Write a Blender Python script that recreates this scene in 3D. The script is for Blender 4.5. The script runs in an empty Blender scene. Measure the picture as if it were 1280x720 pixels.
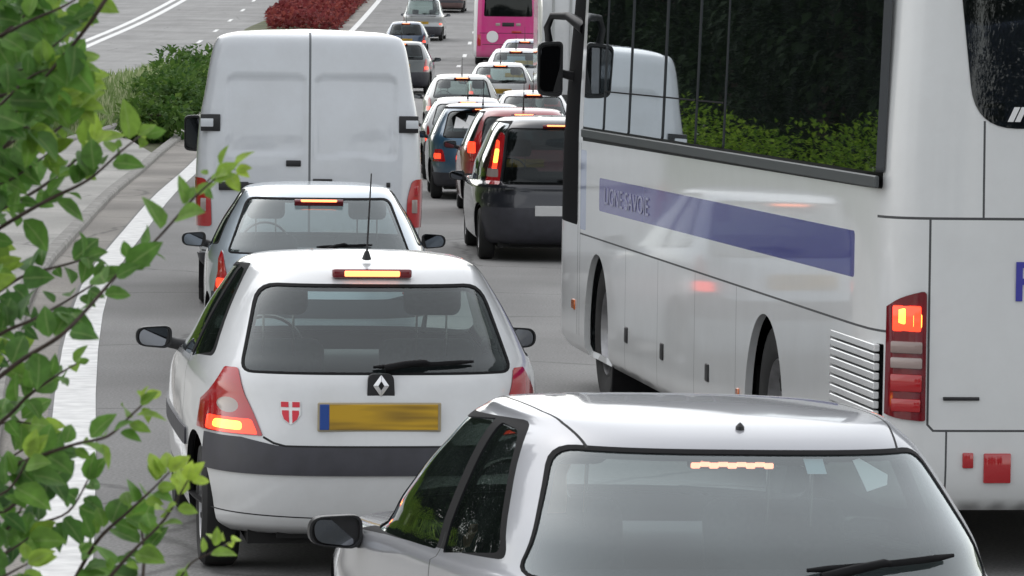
import bpy, bmesh, math, random
from mathutils import Vector, Matrix, geometry, interpolate
from mathutils.bvhtree import BVHTree
R = math.radians
S = bpy.context.scene
COL = S.collection
# ------------------------------------------------------------------ camera, world, sun, exposure
CAM_H = 2.4
PITCH, ROLL, FPX = R(3.38), R(0.7), 5300.0
cam = bpy.data.cameras.new('camera'); camo = bpy.data.objects.new('camera', cam); COL.objects.link(camo)
camo.location = (0, 0, CAM_H)
camo.rotation_mode = 'QUATERNION'
_m = Matrix.Rotation(R(90) - PITCH, 4, 'X') @ Matrix.Rotation(ROLL, 4, 'Z')
camo.rotation_quaternion = _m.to_quaternion()
cam.sensor_width = 36; cam.lens = 36 * FPX / 1280
cam.dof.use_dof = True; cam.dof.focus_distance = 24; cam.dof.aperture_fstop = 38
cam.clip_start = 0.1; cam.clip_end = 3000
S.camera = camo

def pix(px, py, Y):
    """world point seen at photo pixel (1280x720) at forward distance Y"""
    d = _m.to_3x3() @ Vector(((px - 640) / FPX, -(py - 360) / FPX, -1))
    t = Y / d.y
    return Vector((d.x * t, Y, CAM_H + d.z * t))

SUN_EL, SUN_AZ = R(50), R(-35)
W = bpy.data.worlds.new('World'); S.world = W; W.use_nodes = True
nt = W.node_tree; bg = nt.nodes['Background']
sky = nt.nodes.new('ShaderNodeTexSky'); sky.sky_type = 'NISHITA'; sky.sun_disc = False
sky.sun_elevation = SUN_EL; sky.sun_rotation = SUN_AZ; sky.dust_density = 1.2; sky.air_density = 1.5; sky.ozone_density = 1.0
hs = nt.nodes.new('ShaderNodeHueSaturation'); hs.inputs['Saturation'].default_value = 0.2
nt.links.new(sky.outputs[0], hs.inputs['Color']); nt.links.new(hs.outputs[0], bg.inputs['Color'])
bg.inputs['Strength'].default_value = 0.15
sl = bpy.data.lights.new('sun', 'SUN'); sl.energy = .8; sl.angle = R(170); sl.color = (1, 0.97, 0.93)
so = bpy.data.objects.new('sun', sl); COL.objects.link(so)
_sd = Vector((math.sin(SUN_AZ) * math.cos(SUN_EL), math.cos(SUN_AZ) * math.cos(SUN_EL), math.sin(SUN_EL)))
so.rotation_euler = _sd.to_track_quat('Z', 'Y').to_euler()
S.view_settings.view_transform = 'Standard'; S.view_settings.look = 'None'
S.view_settings.exposure = 0.48; S.view_settings.gamma = 1

# ------------------------------------------------------------------ materials
def nodes(m):
    m.use_nodes = True
    return m.node_tree, m.node_tree.nodes['Principled BSDF']
def setp(p, **k):
    for a, v in k.items():
        p.inputs[a.replace('_', ' ')].default_value = v
def mat(name, col, rough=.5, metal=0, coat=0, noise=None, spec=None, bump=None):
    m = bpy.data.materials.new(name); t, p = nodes(m)
    c = (*col, 1)
    setp(p, Base_Color=c, Roughness=rough, Metallic=metal)
    if coat: p.inputs['Coat Weight'].default_value = coat; p.inputs['Coat Roughness'].default_value = .04
    if spec is not None: p.inputs['Specular IOR Level'].default_value = spec
    if noise or bump:
        tc = t.nodes.new('ShaderNodeTexCoord')
        n = t.nodes.new('ShaderNodeTexNoise'); n.inputs['Scale'].default_value = (noise or bump)[0]; n.inputs['Detail'].default_value = 6
        t.links.new(tc.outputs['Object'], n.inputs['Vector'])
        if noise:
            r = t.nodes.new('ShaderNodeMapRange'); r.inputs['From Min'].default_value = .3; r.inputs['From Max'].default_value = .7
            r.inputs['To Min'].default_value = 1 - noise[1]; r.inputs['To Max'].default_value = 1 + noise[1] * .4
            mx = t.nodes.new('ShaderNodeMix'); mx.data_type = 'RGBA'; mx.blend_type = 'MULTIPLY'; mx.inputs['Factor'].default_value = 1
            mx.inputs['A'].default_value = c
            t.links.new(n.outputs['Fac'], r.inputs['Value']); t.links.new(r.outputs[0], mx.inputs['B'])
            t.links.new(mx.outputs['Result'], p.inputs['Base Color'])
            if len(noise) > 2:
                rr = t.nodes.new('ShaderNodeMapRange'); rr.inputs['To Min'].default_value = rough - noise[2]; rr.inputs['To Max'].default_value = rough + noise[2]
                t.links.new(n.outputs['Fac'], rr.inputs['Value']); t.links.new(rr.outputs[0], p.inputs['Roughness'])
        if bump:
            b = t.nodes.new('ShaderNodeBump'); b.inputs['Strength'].default_value = bump[1]; b.inputs['Distance'].default_value = bump[2]
            t.links.new(n.outputs['Fac'], b.inputs['Height']); t.links.new(b.outputs[0], p.inputs['Normal'])
    return m
def paint(name, col, metal=0, rough=.3, dirt=.12):
    """car paint: clear coat, faint road film heavier low on the body"""
    m = bpy.data.materials.new(name); t, p = nodes(m)
    setp(p, Metallic=metal, Roughness=rough); p.inputs['Coat Weight'].default_value = 1; p.inputs['Coat Roughness'].default_value = .05
    tc = t.nodes.new('ShaderNodeTexCoord'); n = t.nodes.new('ShaderNodeTexNoise'); n.inputs['Scale'].default_value = 2.5; n.inputs['Detail'].default_value = 8
    n.inputs['Roughness'].default_value = .7
    t.links.new(tc.outputs['Object'], n.inputs['Vector'])
    sx = t.nodes.new('ShaderNodeSeparateXYZ'); t.links.new(tc.outputs['Object'], sx.inputs[0])
    lo = t.nodes.new('ShaderNodeMapRange'); lo.inputs['From Min'].default_value = 1.0; lo.inputs['From Max'].default_value = .25
    t.links.new(sx.outputs['Z'], lo.inputs['Value'])
    ad = t.nodes.new('ShaderNodeMath'); ad.operation = 'MULTIPLY_ADD'; ad.inputs[1].default_value = .5
    t.links.new(lo.outputs[0], ad.inputs[0]); t.links.new(n.outputs['Fac'], ad.inputs[2])
    f = t.nodes.new('ShaderNodeMapRange'); f.inputs['From Min'].default_value = .35; f.inputs['From Max'].default_value = 1.0
    f.inputs['To Min'].default_value = 0; f.inputs['To Max'].default_value = dirt * 3
    t.links.new(ad.outputs[0], f.inputs['Value'])
    mx = t.nodes.new('ShaderNodeMix'); mx.data_type = 'RGBA'; mx.inputs['A'].default_value = (*col, 1); mx.inputs['B'].default_value = (.22, .2, .17, 1)
    t.links.new(f.outputs[0], mx.inputs['Factor']); t.links.new(mx.outputs['Result'], p.inputs['Base Color'])
    return m
def glassm(name, tint, base=.06, gain=1.0, rough=.01, haze=0.012):
    m = bpy.data.materials.new(name); m.use_nodes = True; t = m.node_tree; t.nodes.clear()
    o = t.nodes.new('ShaderNodeOutputMaterial'); mx = t.nodes.new('ShaderNodeMixShader')
    tr = t.nodes.new('ShaderNodeBsdfTransparent'); tr.inputs[0].default_value = (*tint, 1)
    gl = t.nodes.new('ShaderNodeBsdfGlossy'); gl.inputs['Roughness'].default_value = rough; gl.inputs[0].default_value = (.93, .98, 1, 1)
    lw = t.nodes.new('ShaderNodeLayerWeight'); lw.inputs[0].default_value = .5
    pw = t.nodes.new('ShaderNodeMath'); pw.operation = 'POWER'; pw.inputs[1].default_value = 4
    ma = t.nodes.new('ShaderNodeMath'); ma.operation = 'MULTIPLY_ADD'; ma.inputs[1].default_value = gain; ma.inputs[2].default_value = base; ma.use_clamp = True
    t.links.new(lw.outputs['Facing'], pw.inputs[0]); t.links.new(pw.outputs[0], ma.inputs[0]); t.links.new(ma.outputs[0], mx.inputs[0])
    t.links.new(tr.outputs[0], mx.inputs[1]); t.links.new(gl.outputs[0], mx.inputs[2])
    df = t.nodes.new('ShaderNodeBsdfDiffuse'); df.inputs[0].default_value = (.36, .44, .45, 1); m2 = t.nodes.new('ShaderNodeMixShader')  # patchy haze painted into the glass for its pale sky sheen
    tc = t.nodes.new('ShaderNodeTexCoord'); nz = t.nodes.new('ShaderNodeTexNoise'); nz.inputs['Scale'].default_value = 4; nz.inputs['Detail'].default_value = 6; t.links.new(tc.outputs['Object'], nz.inputs['Vector'])
    mr = t.nodes.new('ShaderNodeMapRange'); mr.inputs[1].default_value = .3; mr.inputs[2].default_value = .75; mr.inputs[3].default_value = haze * .5; mr.inputs[4].default_value = haze * 1.6; t.links.new(nz.outputs['Fac'], mr.inputs[0])
    t.links.new(mr.outputs[0], m2.inputs[0]); t.links.new(mx.outputs[0], m2.inputs[1]); t.links.new(df.outputs[0], m2.inputs[2]); t.links.new(m2.outputs[0], o.inputs[0])
    return m
def emis(name, col, em, strength, rough=.15):
    m = mat(name, col, rough, coat=.5); p = m.node_tree.nodes['Principled BSDF']
    p.inputs['Emission Color'].default_value = (*em, 1); p.inputs['Emission Strength'].default_value = strength
    return m
M = dict(
    rubber=mat('black_rubber', (.01, .01, .011), .7, spec=.15),
    tyre=mat('tyre_rubber', (.02, .02, .02), .8, noise=(8, .4)),
    plastic=mat('black_plastic', (.018, .018, .02), .42, noise=(40, .3, .08)),
    bumper=mat('grey_bumper_plastic', (.04, .04, .05), .5, noise=(12, .25, .1)),
    trim=mat('interior_trim', (.06, .062, .065), .9),
    seat=mat('seat_cloth', (.045, .048, .055), .95, noise=(60, .3)),
    seam=mat('panel_gap', (.015, .015, .016), .8),
    chrome=mat('chrome', (.75, .75, .76), .12, 1),
    rim=mat('wheel_alloy', (.32, .32, .33), .35, .8, noise=(10, .4)),
    mirror=mat('mirror_glass', (.24, .25, .27), .02, 1),
    red=mat('red_lens', (.42, .01, .015), .12, coat=1),
    darkred=mat('dark_red_lens', (.16, .004, .01), .12, coat=1),
    clear=mat('clear_lens', (.33, .27, .25), .15, coat=1),
    lit=emis('lit_red_lens', (.6, .02, .01), (1, .055, .02), 1.6),
    hot=emis('lit_bulb_lens', (.9, .3, .05), (1, .38, .05), 3),
    stop=emis('lit_stop_strip', (.9, .2, .1), (1, .25, .08), 2.6),
    orange=mat('orange_lens', (.6, .14, .02), .2, coat=1),
    under=mat('underbody', (.01, .01, .01), .9),
    plate=mat('yellow_plate', (.50, .30, .03), .45),
    plate_w=mat('white_plate', (.6, .6, .6), .45),
    plate_blue=mat('blue_plate_band', (.02, .07, .3), .4),
    white_mark=mat('white_marking', (.75, .75, .75), .5),
    glass=glassm('tinted_car_glass', (.76, .86, .84), .085),
    glass_dark=glassm('dark_privacy_glass', (.12, .14, .15), .03, .8),
    glass_side=glassm('side_window_glass', (.22, .26, .23), .08, 1.2),
)
def smear(m):
    t = m.node_tree; p = t.nodes['Principled BSDF']; tc = t.nodes.new('ShaderNodeTexCoord'); mp = t.nodes.new('ShaderNodeMapping'); mp.inputs['Scale'].default_value = (3, 1, 30)
    n = t.nodes.new('ShaderNodeTexNoise'); n.inputs['Scale'].default_value = 1; n.inputs['Detail'].default_value = 1; cr = t.nodes.new('ShaderNodeValToRGB')
    cr.color_ramp.elements[0].position = .3; cr.color_ramp.elements[0].color = (.22, .13, .02, 1); cr.color_ramp.elements[1].position = .6; cr.color_ramp.elements[1].color = (.55, .33, .02, 1)
    t.links.new(tc.outputs['Object'], mp.inputs[0]); t.links.new(mp.outputs[0], n.inputs['Vector']); t.links.new(n.outputs['Fac'], cr.inputs[0]); t.links.new(cr.outputs[0], p.inputs['Base Color'])
smear(M['plate'])
WHITE = paint('white_paint', (.70, .715, .73), 0, .35, .09)
WHITE2 = paint('white_coach_paint', (.73, .745, .75), 0, .3, .06); WHITE2.node_tree.nodes['Principled BSDF'].inputs['Coat Weight'].default_value = .6
VANW = paint('white_van_paint', (.66, .69, .73), 0, .4, .08)
SILVER = paint('silver_paint', (.36, .37, .40), .45, .42, .08)
SILVER2 = paint('pale_silver_paint', (.53, .61, .68), .4, .3, .06)

# ------------------------------------------------------------------ object helpers
def link(name, me, parent=None, m=None):
    o = bpy.data.objects.new(name, me); COL.objects.link(o)
    if parent: o.parent = parent
    if m is not None:
        for x in (m if isinstance(m, (list, tuple)) else [m]): me.materials.append(x)
    return o
def obj(name, bm, m, parent=None, smooth=None):
    me = bpy.data.meshes.new(name)
    bm.normal_update()
    if smooth is not None:
        for f in bm.faces: f.smooth = True
        a = R(smooth)
        for e in bm.edges:
            if len(e.link_faces) == 2 and e.calc_face_angle(0) > a: e.smooth = False
    bm.to_mesh(me); bm.free()
    return link(name, me, parent, m)
def tag(o, label=None, cat=None, group=None, kind=None):
    if label: o['label'] = label
    if cat: o['category'] = cat
    if group: o['group'] = group
    if kind: o['kind'] = kind
    return o
def empty(name, loc, rz=0, label=None, cat=None, group=None):
    o = bpy.data.objects.new(name, None); COL.objects.link(o); o.location = loc; o.rotation_euler = (0, 0, rz); o.empty_display_size = .2
    return tag(o, label, cat, group)
def NB(): return bmesh.new()
def add_box(bm, c, s, bev=0, seg=2, rot=None, mi=0):
    r = bmesh.ops.create_cube(bm, size=1)
    vs = r['verts']
    bmesh.ops.scale(bm, vec=s, verts=vs)
    if bev:
        es = list({e for v in vs for e in v.link_edges})
        rr = bmesh.ops.bevel(bm, geom=es, offset=bev, segments=seg, affect='EDGES', profile=.5)
        vs = list({v for f in rr['faces'] for v in f.verts} | {v for v in vs if v.is_valid})
        seen = set(vs); st = list(vs)
        while st:
            v = st.pop()
            for e in v.link_edges:
                w = e.other_vert(v)
                if w not in seen: seen.add(w); st.append(w)
        vs = list(seen)
    if rot is not None: bmesh.ops.rotate(bm, cent=(0, 0, 0), matrix=rot, verts=vs)
    bmesh.ops.translate(bm, vec=c, verts=vs)
    if mi:
        for f in {f for v in vs for f in v.link_faces}: f.material_index = mi
    return vs
def add_tube(bm, pts, rad, n=8, cap=True):
    pts = [Vector(p) for p in pts]
    rad = rad if isinstance(rad, (list, tuple)) else [rad] * len(pts)
    rings = []; up = Vector((0.13, 0.2, 1)).normalized()
    for i, p in enumerate(pts):
        d = (pts[min(i + 1, len(pts) - 1)] - pts[max(i - 1, 0)]).normalized()
        a = d.cross(up)
        if a.length < 1e-3: a = d.cross(Vector((1, 0, 0)))
        a.normalize(); b = d.cross(a)
        rings.append([bm.verts.new(p + rad[i] * (math.cos(t) * a + math.sin(t) * b)) for t in [2 * math.pi * k / n for k in range(n)]])
    for r0, r1 in zip(rings, rings[1:]):
        for k in range(n): bm.faces.new((r0[k], r0[(k + 1) % n], r1[(k + 1) % n], r1[k]))
    if cap: bm.faces.new(rings[0][::-1]); bm.faces.new(rings[-1])
    return rings
def add_lathe(bm, prof, axis='x', n=32, c=(0, 0, 0), mi=None):
    """prof: (along, radius) pairs"""
    rings = []
    for a, r in prof:
        ring = []
        for k in range(n):
            t = 2 * math.pi * k / n; u, v = r * math.cos(t), r * math.sin(t)
            p = (a, u, v) if axis == 'x' else ((u, a, v) if axis == 'y' else (u, v, a))
            ring.append(bm.verts.new((p[0] + c[0], p[1] + c[1], p[2] + c[2])))
        rings.append(ring)
    for j, (r0, r1) in enumerate(zip(rings, rings[1:])):
        for k in range(n):
            f = bm.faces.new((r0[k], r0[(k + 1) % n], r1[(k + 1) % n], r1[k]))
            if mi: f.material_index = mi[j]
def add_quad(bm, ps, mi=0):
    f = bm.faces.new([bm.verts.new(p) for p in ps]); f.material_index = mi; return f
def add_prism(bm, poly, y0, y1, axis='y'):
    def P(a, b, h): return {'y': (a, h, b), 'x': (h, a, b), 'z': (a, b, h)}[axis]
    A = [bm.verts.new(P(a, b, y0)) for a, b in poly]; B = [bm.verts.new(P(a, b, y1)) for a, b in poly]
    bm.faces.new(A); bm.faces.new(B[::-1])
    for i in range(len(A)):
        j = (i + 1) % len(A); bm.faces.new((A[j], A[i], B[i], B[j]))
    bmesh.ops.recalc_face_normals(bm, faces=bm.faces[:])
def rp(pts, r=.03, seg=5):
    """rounded polygon; pts (a,b) or (a,b,r)"""
    out = []; n = len(pts)
    for i, p in enumerate(pts):
        rr = p[2] if len(p) > 2 else r
        c = Vector(p[:2]); a = Vector(pts[i - 1][:2]); b = Vector(pts[(i + 1) % n][:2])
        if rr <= 0: out.append(tuple(c)); continue
        da = (a - c); db = (b - c); ra = min(rr, da.length * .48); rb = min(rr, db.length * .48)
        A = c + da.normalized() * ra; B = c + db.normalized() * rb
        for k in range(seg + 1):
            t = k / seg; out.append(tuple((1 - t) ** 2 * A + 2 * t * (1 - t) * c + t * t * B))
    return out
def inpoly(p, poly):
    x, y = p; c = False; j = len(poly) - 1
    for i in range(len(poly)):
        xi, yi = poly[i]; xj, yj = poly[j]
        if (yi > y) != (yj > y) and x < (xj - xi) * (y - yi) / (yj - yi) + xi: c = not c
        j = i
    return c
def text_obj(name, body, size, m, parent, loc, rot, shear=0, bold=0, extrude=.001, align='LEFT', sx=1):
    cu = bpy.data.curves.new(name, 'FONT'); cu.body = body; cu.size = size; cu.shear = shear; cu.offset = bold; cu.extrude = extrude; cu.align_x = align
    t = bpy.data.objects.new(name, cu); COL.objects.link(t); bpy.context.view_layer.update()
    me = bpy.data.meshes.new_from_object(t.evaluated_get(bpy.context.evaluated_depsgraph_get()))
    bpy.data.objects.remove(t); me.name = name
    if not me.materials: me.materials.append(m)
    else: me.materials[0] = m
    o = bpy.data.objects.new(name, me); COL.objects.link(o); o.parent = parent; o.location = loc; o.rotation_euler = rot; o.scale = (sx, 1, 1)
    return o

# ------------------------------------------------------------------ lofted vehicle hulls with painted regions
def pchip(xs, ys, x):
    n = len(xs)
    h = [xs[i + 1] - xs[i] for i in range(n - 1)]; d = [(ys[i + 1] - ys[i]) / h[i] for i in range(n - 1)]
    m = [0] * n; m[0] = d[0]; m[-1] = d[-1]
    for i in range(1, n - 1):
        if d[i - 1] * d[i] > 0:
            w1 = 2 * h[i] + h[i - 1]; w2 = h[i] + 2 * h[i - 1]; m[i] = (w1 + w2) / (w1 / d[i - 1] + w2 / d[i])
    i = max(0, min(n - 2, next((k for k in range(n - 1) if x <= xs[k + 1]), n - 2)))
    t = (x - xs[i]) / h[i]; t2 = t * t; t3 = t2 * t
    return (2 * t3 - 3 * t2 + 1) * ys[i] + (t3 - 2 * t2 + t) * h[i] * m[i] + (-2 * t3 + 3 * t2) * ys[i + 1] + (t3 - t2) * h[i] * m[i + 1]
class Hull:
    """rows: (z, y_rear, y_front, half_width, n_rear, drop, taper) stacked from the bottom to the roof"""
    def __init__(s, rows, step=.045, rear=.045, side=.12, m=7, mf=4, emboss=None, nf=None):
        s.L = max(r[2] for r in rows)
        u = [0]
        for a, b in zip(rows, rows[1:]):
            u.append(u[-1] + max(.02, math.hypot(math.hypot(b[0] - a[0], b[1] - a[1]), b[3] - a[3])))
        N = max(6, int(u[-1] / step)); us = set()
        for a, b in zip(u, u[1:]):
            k = max(1, round((b - a) / step))
            for q in range(k): us.add(a + (b - a) * q / k)
        us.add(u[-1]); us = sorted(us)
        cols = list(zip(*rows)); ring_rows = [[pchip(u, c, x) for c in cols] for x in us]
        s.yc0 = s.L * .5
        half = []
        ref = None
        for (z, yr, yf, w, n, drop, tp) in ring_rows:
            yc = (yr + yf) / 2; lr = yc - yr; pts = []
            K = 240
            for k in range(K + 1):
                th = math.pi * k / K
                sn, cs = math.sin(th), math.cos(th)
                if cs >= 0: x = abs(sn) ** (2 / n); y = -abs(cs) ** (2 / m); x *= 1 - tp * y * y
                else: x = abs(sn) ** (2 / (nf or n)); y = abs(cs) ** (2 / mf); x *= 1 - tp * .6 * y * y
                if k in (0, K): x = 0
                pts.append(Vector((w * x, yc + lr * y)))
            cum = [0]
            for a, b in zip(pts, pts[1:]):
                d = b - a; dens = rear if (a.y < yr + .3 * min(1, lr)) else side
                cum.append(cum[-1] + d.length / dens)
            if ref is None: pass
            half.append((pts, cum, z, drop, yc, lr))
        NP = max(12, int(max(h[1][-1] for h in half)))
        s.verts = []; rings = []
        for pts, cum, z, drop, yc, lr in half:
            out = []; j = 0; T = cum[-1]
            for k in range(NP + 1):
                q = T * k / NP
                while j < len(cum) - 2 and cum[j + 1] < q: j += 1
                t = (q - cum[j]) / max(1e-9, cum[j + 1] - cum[j]); out.append(pts[j].lerp(pts[j + 1], min(1, max(0, t))))
            out[0].x = 0; out[-1].x = 0
            full = out + [Vector((-p.x, p.y)) for p in out[-2:0:-1]]
            ring = []
            for p in full:
                zz = z - drop * ((p.y - yc) / s.L * 2) ** 2
                ring.append(Vector((p.x, p.y, zz)))
            rings.append(ring)
        bm = s.bm = bmesh.new(); s.lay = bm.faces.layers.int.new('rid')
        V = [[bm.verts.new(p) for p in r] for r in rings]
        n = len(V[0])
        for a, b in zip(V, V[1:]):
            for k in range(n): bm.faces.new((a[k], a[(k + 1) % n], b[(k + 1) % n], b[k]))
        bm.faces.new(V[0][::-1]); bm.faces.new(V[-1])
        if emboss:
            for v in bm.verts:
                v.co = Vector(emboss(v.co))
        bmesh.ops.recalc_face_normals(bm, faces=bm.faces[:]); bm.normal_update()
        vs = [v.co.copy() for v in bm.verts]; s.vn = [v.normal.copy() for v in bm.verts]
        bm.verts.index_update()
        s.fp = [[v.index for v in f.verts] for f in bm.faces]; s.vs = vs
        s.bvh = BVHTree.FromPolygons(vs, s.fp); s.names = {}
        s.cache = {}; s.ztop = max(v.z for v in vs)
    def normal(s, co):
        k = (round(co.x, 5), round(co.y, 5), round(co.z, 5))
        if k in s.cache: return s.cache[k]
        loc, nrm, idx, d = s.bvh.find_nearest(co)
        f = s.fp[idx]
        if len(f) > 4: r = nrm
        else:
            w = interpolate.poly_3d_calc([s.vs[i] for i in f], loc)
            r = sum((s.vn[i] * q for i, q in zip(f, w)), Vector()).normalized()
            if not r.dot(nrm) > .2: r = nrm
        s.cache[k] = r
        return r
    def paint(s, name, poly, side='rear', ylim=99, force=False):
        """side: rear (x,z) front (x,z) left / right (y,z) top (x,y)"""
        if name not in s.names: s.names[name] = len(s.names) + 1
        rid = s.names[name]; bm = s.bm; L2 = s.yc0
        if side in ('rear', 'front'):
            pr = lambda c: (c.x, c.z); D = lambda a, b: Vector((a, 0, b))
            sg = -1 if side == 'rear' else 1
            cond = lambda f, c: f.normal.y * sg > .02 and (c.y - L2) * sg > 0 and c.y < ylim
        elif side == 'top':
            pr = lambda c: (c.x, c.y); D = lambda a, b: Vector((a, b, 0)); cond = lambda f, c: f.normal.z > .3
        else:
            sg = -1 if side == 'left' else 1
            pr = lambda c: (c.y, c.z); D = lambda a, b: Vector((0, a, b))
            cond = lambda f, c: c.x * sg > 0 and (f.normal.x * sg > .12 or force)
        ax = [p[0] for p in poly]; ay = [p[1] for p in poly]; x0, x1, y0, y1 = min(ax), max(ax), min(ay), max(ay)
        def cand():
            out = []
            for f in bm.faces:
                c = f.calc_center_median()
                a, b = pr(c)
                if x0 - .3 < a < x1 + .3 and y0 - .3 < b < y1 + .3 and len(f.verts) < 20 and cond(f, c):
                    q = [pr(v.co) for v in f.verts]
                    fx0 = min(t[0] for t in q); fx1 = max(t[0] for t in q); fy0 = min(t[1] for t in q); fy1 = max(t[1] for t in q)
                    if fx1 > x0 and fx0 < x1 and fy1 > y0 and fy0 < y1: out.append(f)
            return out
        if ylim < 99:
            ylim_, ylim = ylim, 99
            g = [f for f in bm.faces if f.normal.y < 0 and min(v.co.y for v in f.verts) < ylim_ < max(v.co.y for v in f.verts) and len(f.verts) < 20]
            gg = set(g)
            for f in g: gg.update(f.edges); gg.update(f.verts)
            if g: bmesh.ops.bisect_plane(bm, geom=list(gg), dist=1e-5, plane_co=(0, ylim_, 0), plane_no=(0, 1, 0))
            bm.normal_update(); ylim = ylim_
        cs = cand(); n = len(poly)
        for i in range(n):
            a, b = poly[i], poly[(i + 1) % n]
            if math.hypot(a[0] - b[0], a[1] - b[1]) < 1e-6: continue
            ex0, ex1 = sorted((a[0], b[0])); ey0, ey1 = sorted((a[1], b[1]))
            fs = []
            for f in cs:
                q = [pr(v.co) for v in f.verts]
                if max(t[0] for t in q) >= ex0 - 1e-4 and min(t[0] for t in q) <= ex1 + 1e-4 and max(t[1] for t in q) >= ey0 - 1e-4 and min(t[1] for t in q) <= ey1 + 1e-4: fs.append(f)
            if not fs: continue
            nrm = D(-(b[1] - a[1]), b[0] - a[0])
            g = set(fs)
            for f in fs: g.update(f.edges); g.update(f.verts)
            r = bmesh.ops.bisect_plane(bm, geom=list(g), dist=1e-5, plane_co=D(*a), plane_no=nrm)
            nf = {x for x in r['geom'] if isinstance(x, bmesh.types.BMFace)}
            nf.update(f for x in r['geom_cut'] if isinstance(x, bmesh.types.BMEdge) for f in x.link_faces)
            cs = list({f for f in cs if f.is_valid} | {f for f in nf if cond(f, f.calc_center_median())})
        for f in cs:
            if f.is_valid and inpoly(pr(f.calc_center_median()), poly): f[s.lay] = rid
        bm.normal_update()
    def line(s, name, pts, w=.007, side='rear', closed=False, ylim=99):
        pts = [tuple(p[:2]) for p in pts]
        if closed: pts = pts + [pts[0]]
        for a, b in zip(pts, pts[1:]):
            d = Vector((b[0] - a[0], b[1] - a[1]))
            if d.length < 1e-5: continue
            d.normalize(); nn = Vector((-d.y, d.x)) * w / 2; e = d * w * .3
            A, B = Vector(a) - e, Vector(b) + e
            s.paint(name, [tuple(A + nn), tuple(B + nn), tuple(B - nn), tuple(A - nn)], side, ylim)
    def emit(s, mats, name, parent, off=0, rim=0, rimmat=None, rest=False, skip=()):
        """mats: {region: material}; '' is the unpainted hull"""
        ids = {s.names.get(k, 0 if k == '' else -1): i for i, k in enumerate(mats)}
        ml = list(mats.values())
        if rimmat is not None: ml.append(rimmat)
        vs, vi, fs, fn, fm, ln = [], {}, [], [], [], []
        edge = {}
        for f in s.bm.faces:
            if f[s.lay] not in ids: continue
            if off < -.02 and f.calc_center_median().z > s.ztop - .03: continue
            idx = []
            for v in f.verts:
                if v not in vi:
                    n = s.normal(v.co); vi[v] = (len(vs), n); vs.append(v.co + n * off)
                idx.append(vi[v][0]); ln.append(vi[v][1])
            fs.append(idx); fm.append(ids[f[s.lay]])
            if rim:
                for e in f.edges:
                    if e in edge: edge[e] = None
                    else: edge[e] = f
        if not fs: return None
        if rim:
            for e, f in edge.items():
                if f is None: continue
                a, b = e.verts; (ia, na), (ib, nb) = vi[a], vi[b]
                pa, pb = vs[ia].copy(), vs[ib].copy(); qa, qb = pa - na * rim, pb - nb * rim
                k = len(vs); vs += [pa, pb, qb, qa]; fs.append([k, k + 1, k + 2, k + 3]); fm.append(len(ml) - 1)
                nn = (pb - pa).cross(qb - pa)
                out = ((pa + pb) / 2 + off * na) - (f.calc_center_median() + off * na)
                if nn.dot(out) < 0: nn = -nn; fs[-1] = [k + 3, k + 2, k + 1, k]
                nn = nn.normalized() if nn.length > 1e-12 else na
                ln += [nn] * 4
        me = bpy.data.meshes.new(name); me.from_pydata(vs, [], fs)
        for x in ml: me.materials.append(x)
        me.polygons.foreach_set('material_index', fm); me.polygons.foreach_set('use_smooth', [True] * len(fs))
        me.update()
        me.normals_split_custom_set([tuple(n) for n in ln])
        o = bpy.data.objects.new(name, me); COL.objects.link(o); o.parent = parent
        return o
def wheel(parent, x, y, r, w, side, rim=.62, name='wheel', detail=True, rimmat=None):
    t = NB(); hw = w / 2
    add_lathe(t, [(-hw * .8, r * rim), (-hw, r * (rim + .08)), (-hw, r * .9), (-hw * .75, r * .985), (-hw * .3, r), (hw * .3, r), (hw * .75, r * .985), (hw, r * .9), (hw, r * (rim + .08)), (hw * .8, r * rim)], n=36)
    o = bpy.data.objects.new(name, None); COL.objects.link(o); o.parent = parent; o.location = (x, y, r); o.empty_display_size = .1
    ty = obj('tyre', t, M['tyre'], o, 40)
    q = NB(); s = side
    add_lathe(q, [(-s * hw * .7, r * rim), (s * hw * .82, r * rim), (s * hw * .9, r * rim * .97), (s * hw * .55, r * rim * .88), (s * hw * .45, r * rim * .4), (s * hw * .7, r * rim * .3), (s * hw * .75, r * rim * .12), (s * hw * .74, .001)], n=32)
    obj('rim', q, rimmat or M['rim'], o, 40)
    if detail:
        h = NB()
        for k in range(7):
            a = 2 * math.pi * k / 7; rr = r * rim * .65
            add_box(h, (s * hw * .56, rr * math.cos(a), rr * math.sin(a)), (.02, r * .16, r * .1), .004, 1, Matrix.Rotation(a, 3, 'X'))
        pass
        obj('hub_slots', h, M['under'], o)
    return o
def seat(parent, x, y, rz=0, head=1.14, scale=1):
    b = NB(); add_box(b, (0, 0, .62), (.46, .13, .62), .06, 3, Matrix.Rotation(R(-14), 3, 'X')); add_box(b, (0, .22, .36), (.48, .5, .14), .06, 3)
    o = obj('seat', b, M['seat'], parent, 60); o.location = (x, y, .05)
    h = NB(); add_box(h, (0, -.13, head), (.27, .1, .19), .045, 4)
    obj('headrest', h, M['seat'], o, 60)
    p = NB()
    for sx in (-.07, .07): add_tube(p, [(sx, -.1, .85), (sx, -.12, head)], .006, 6)
    obj('headrest_post', p, M['chrome'], o)
    return o
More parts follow.
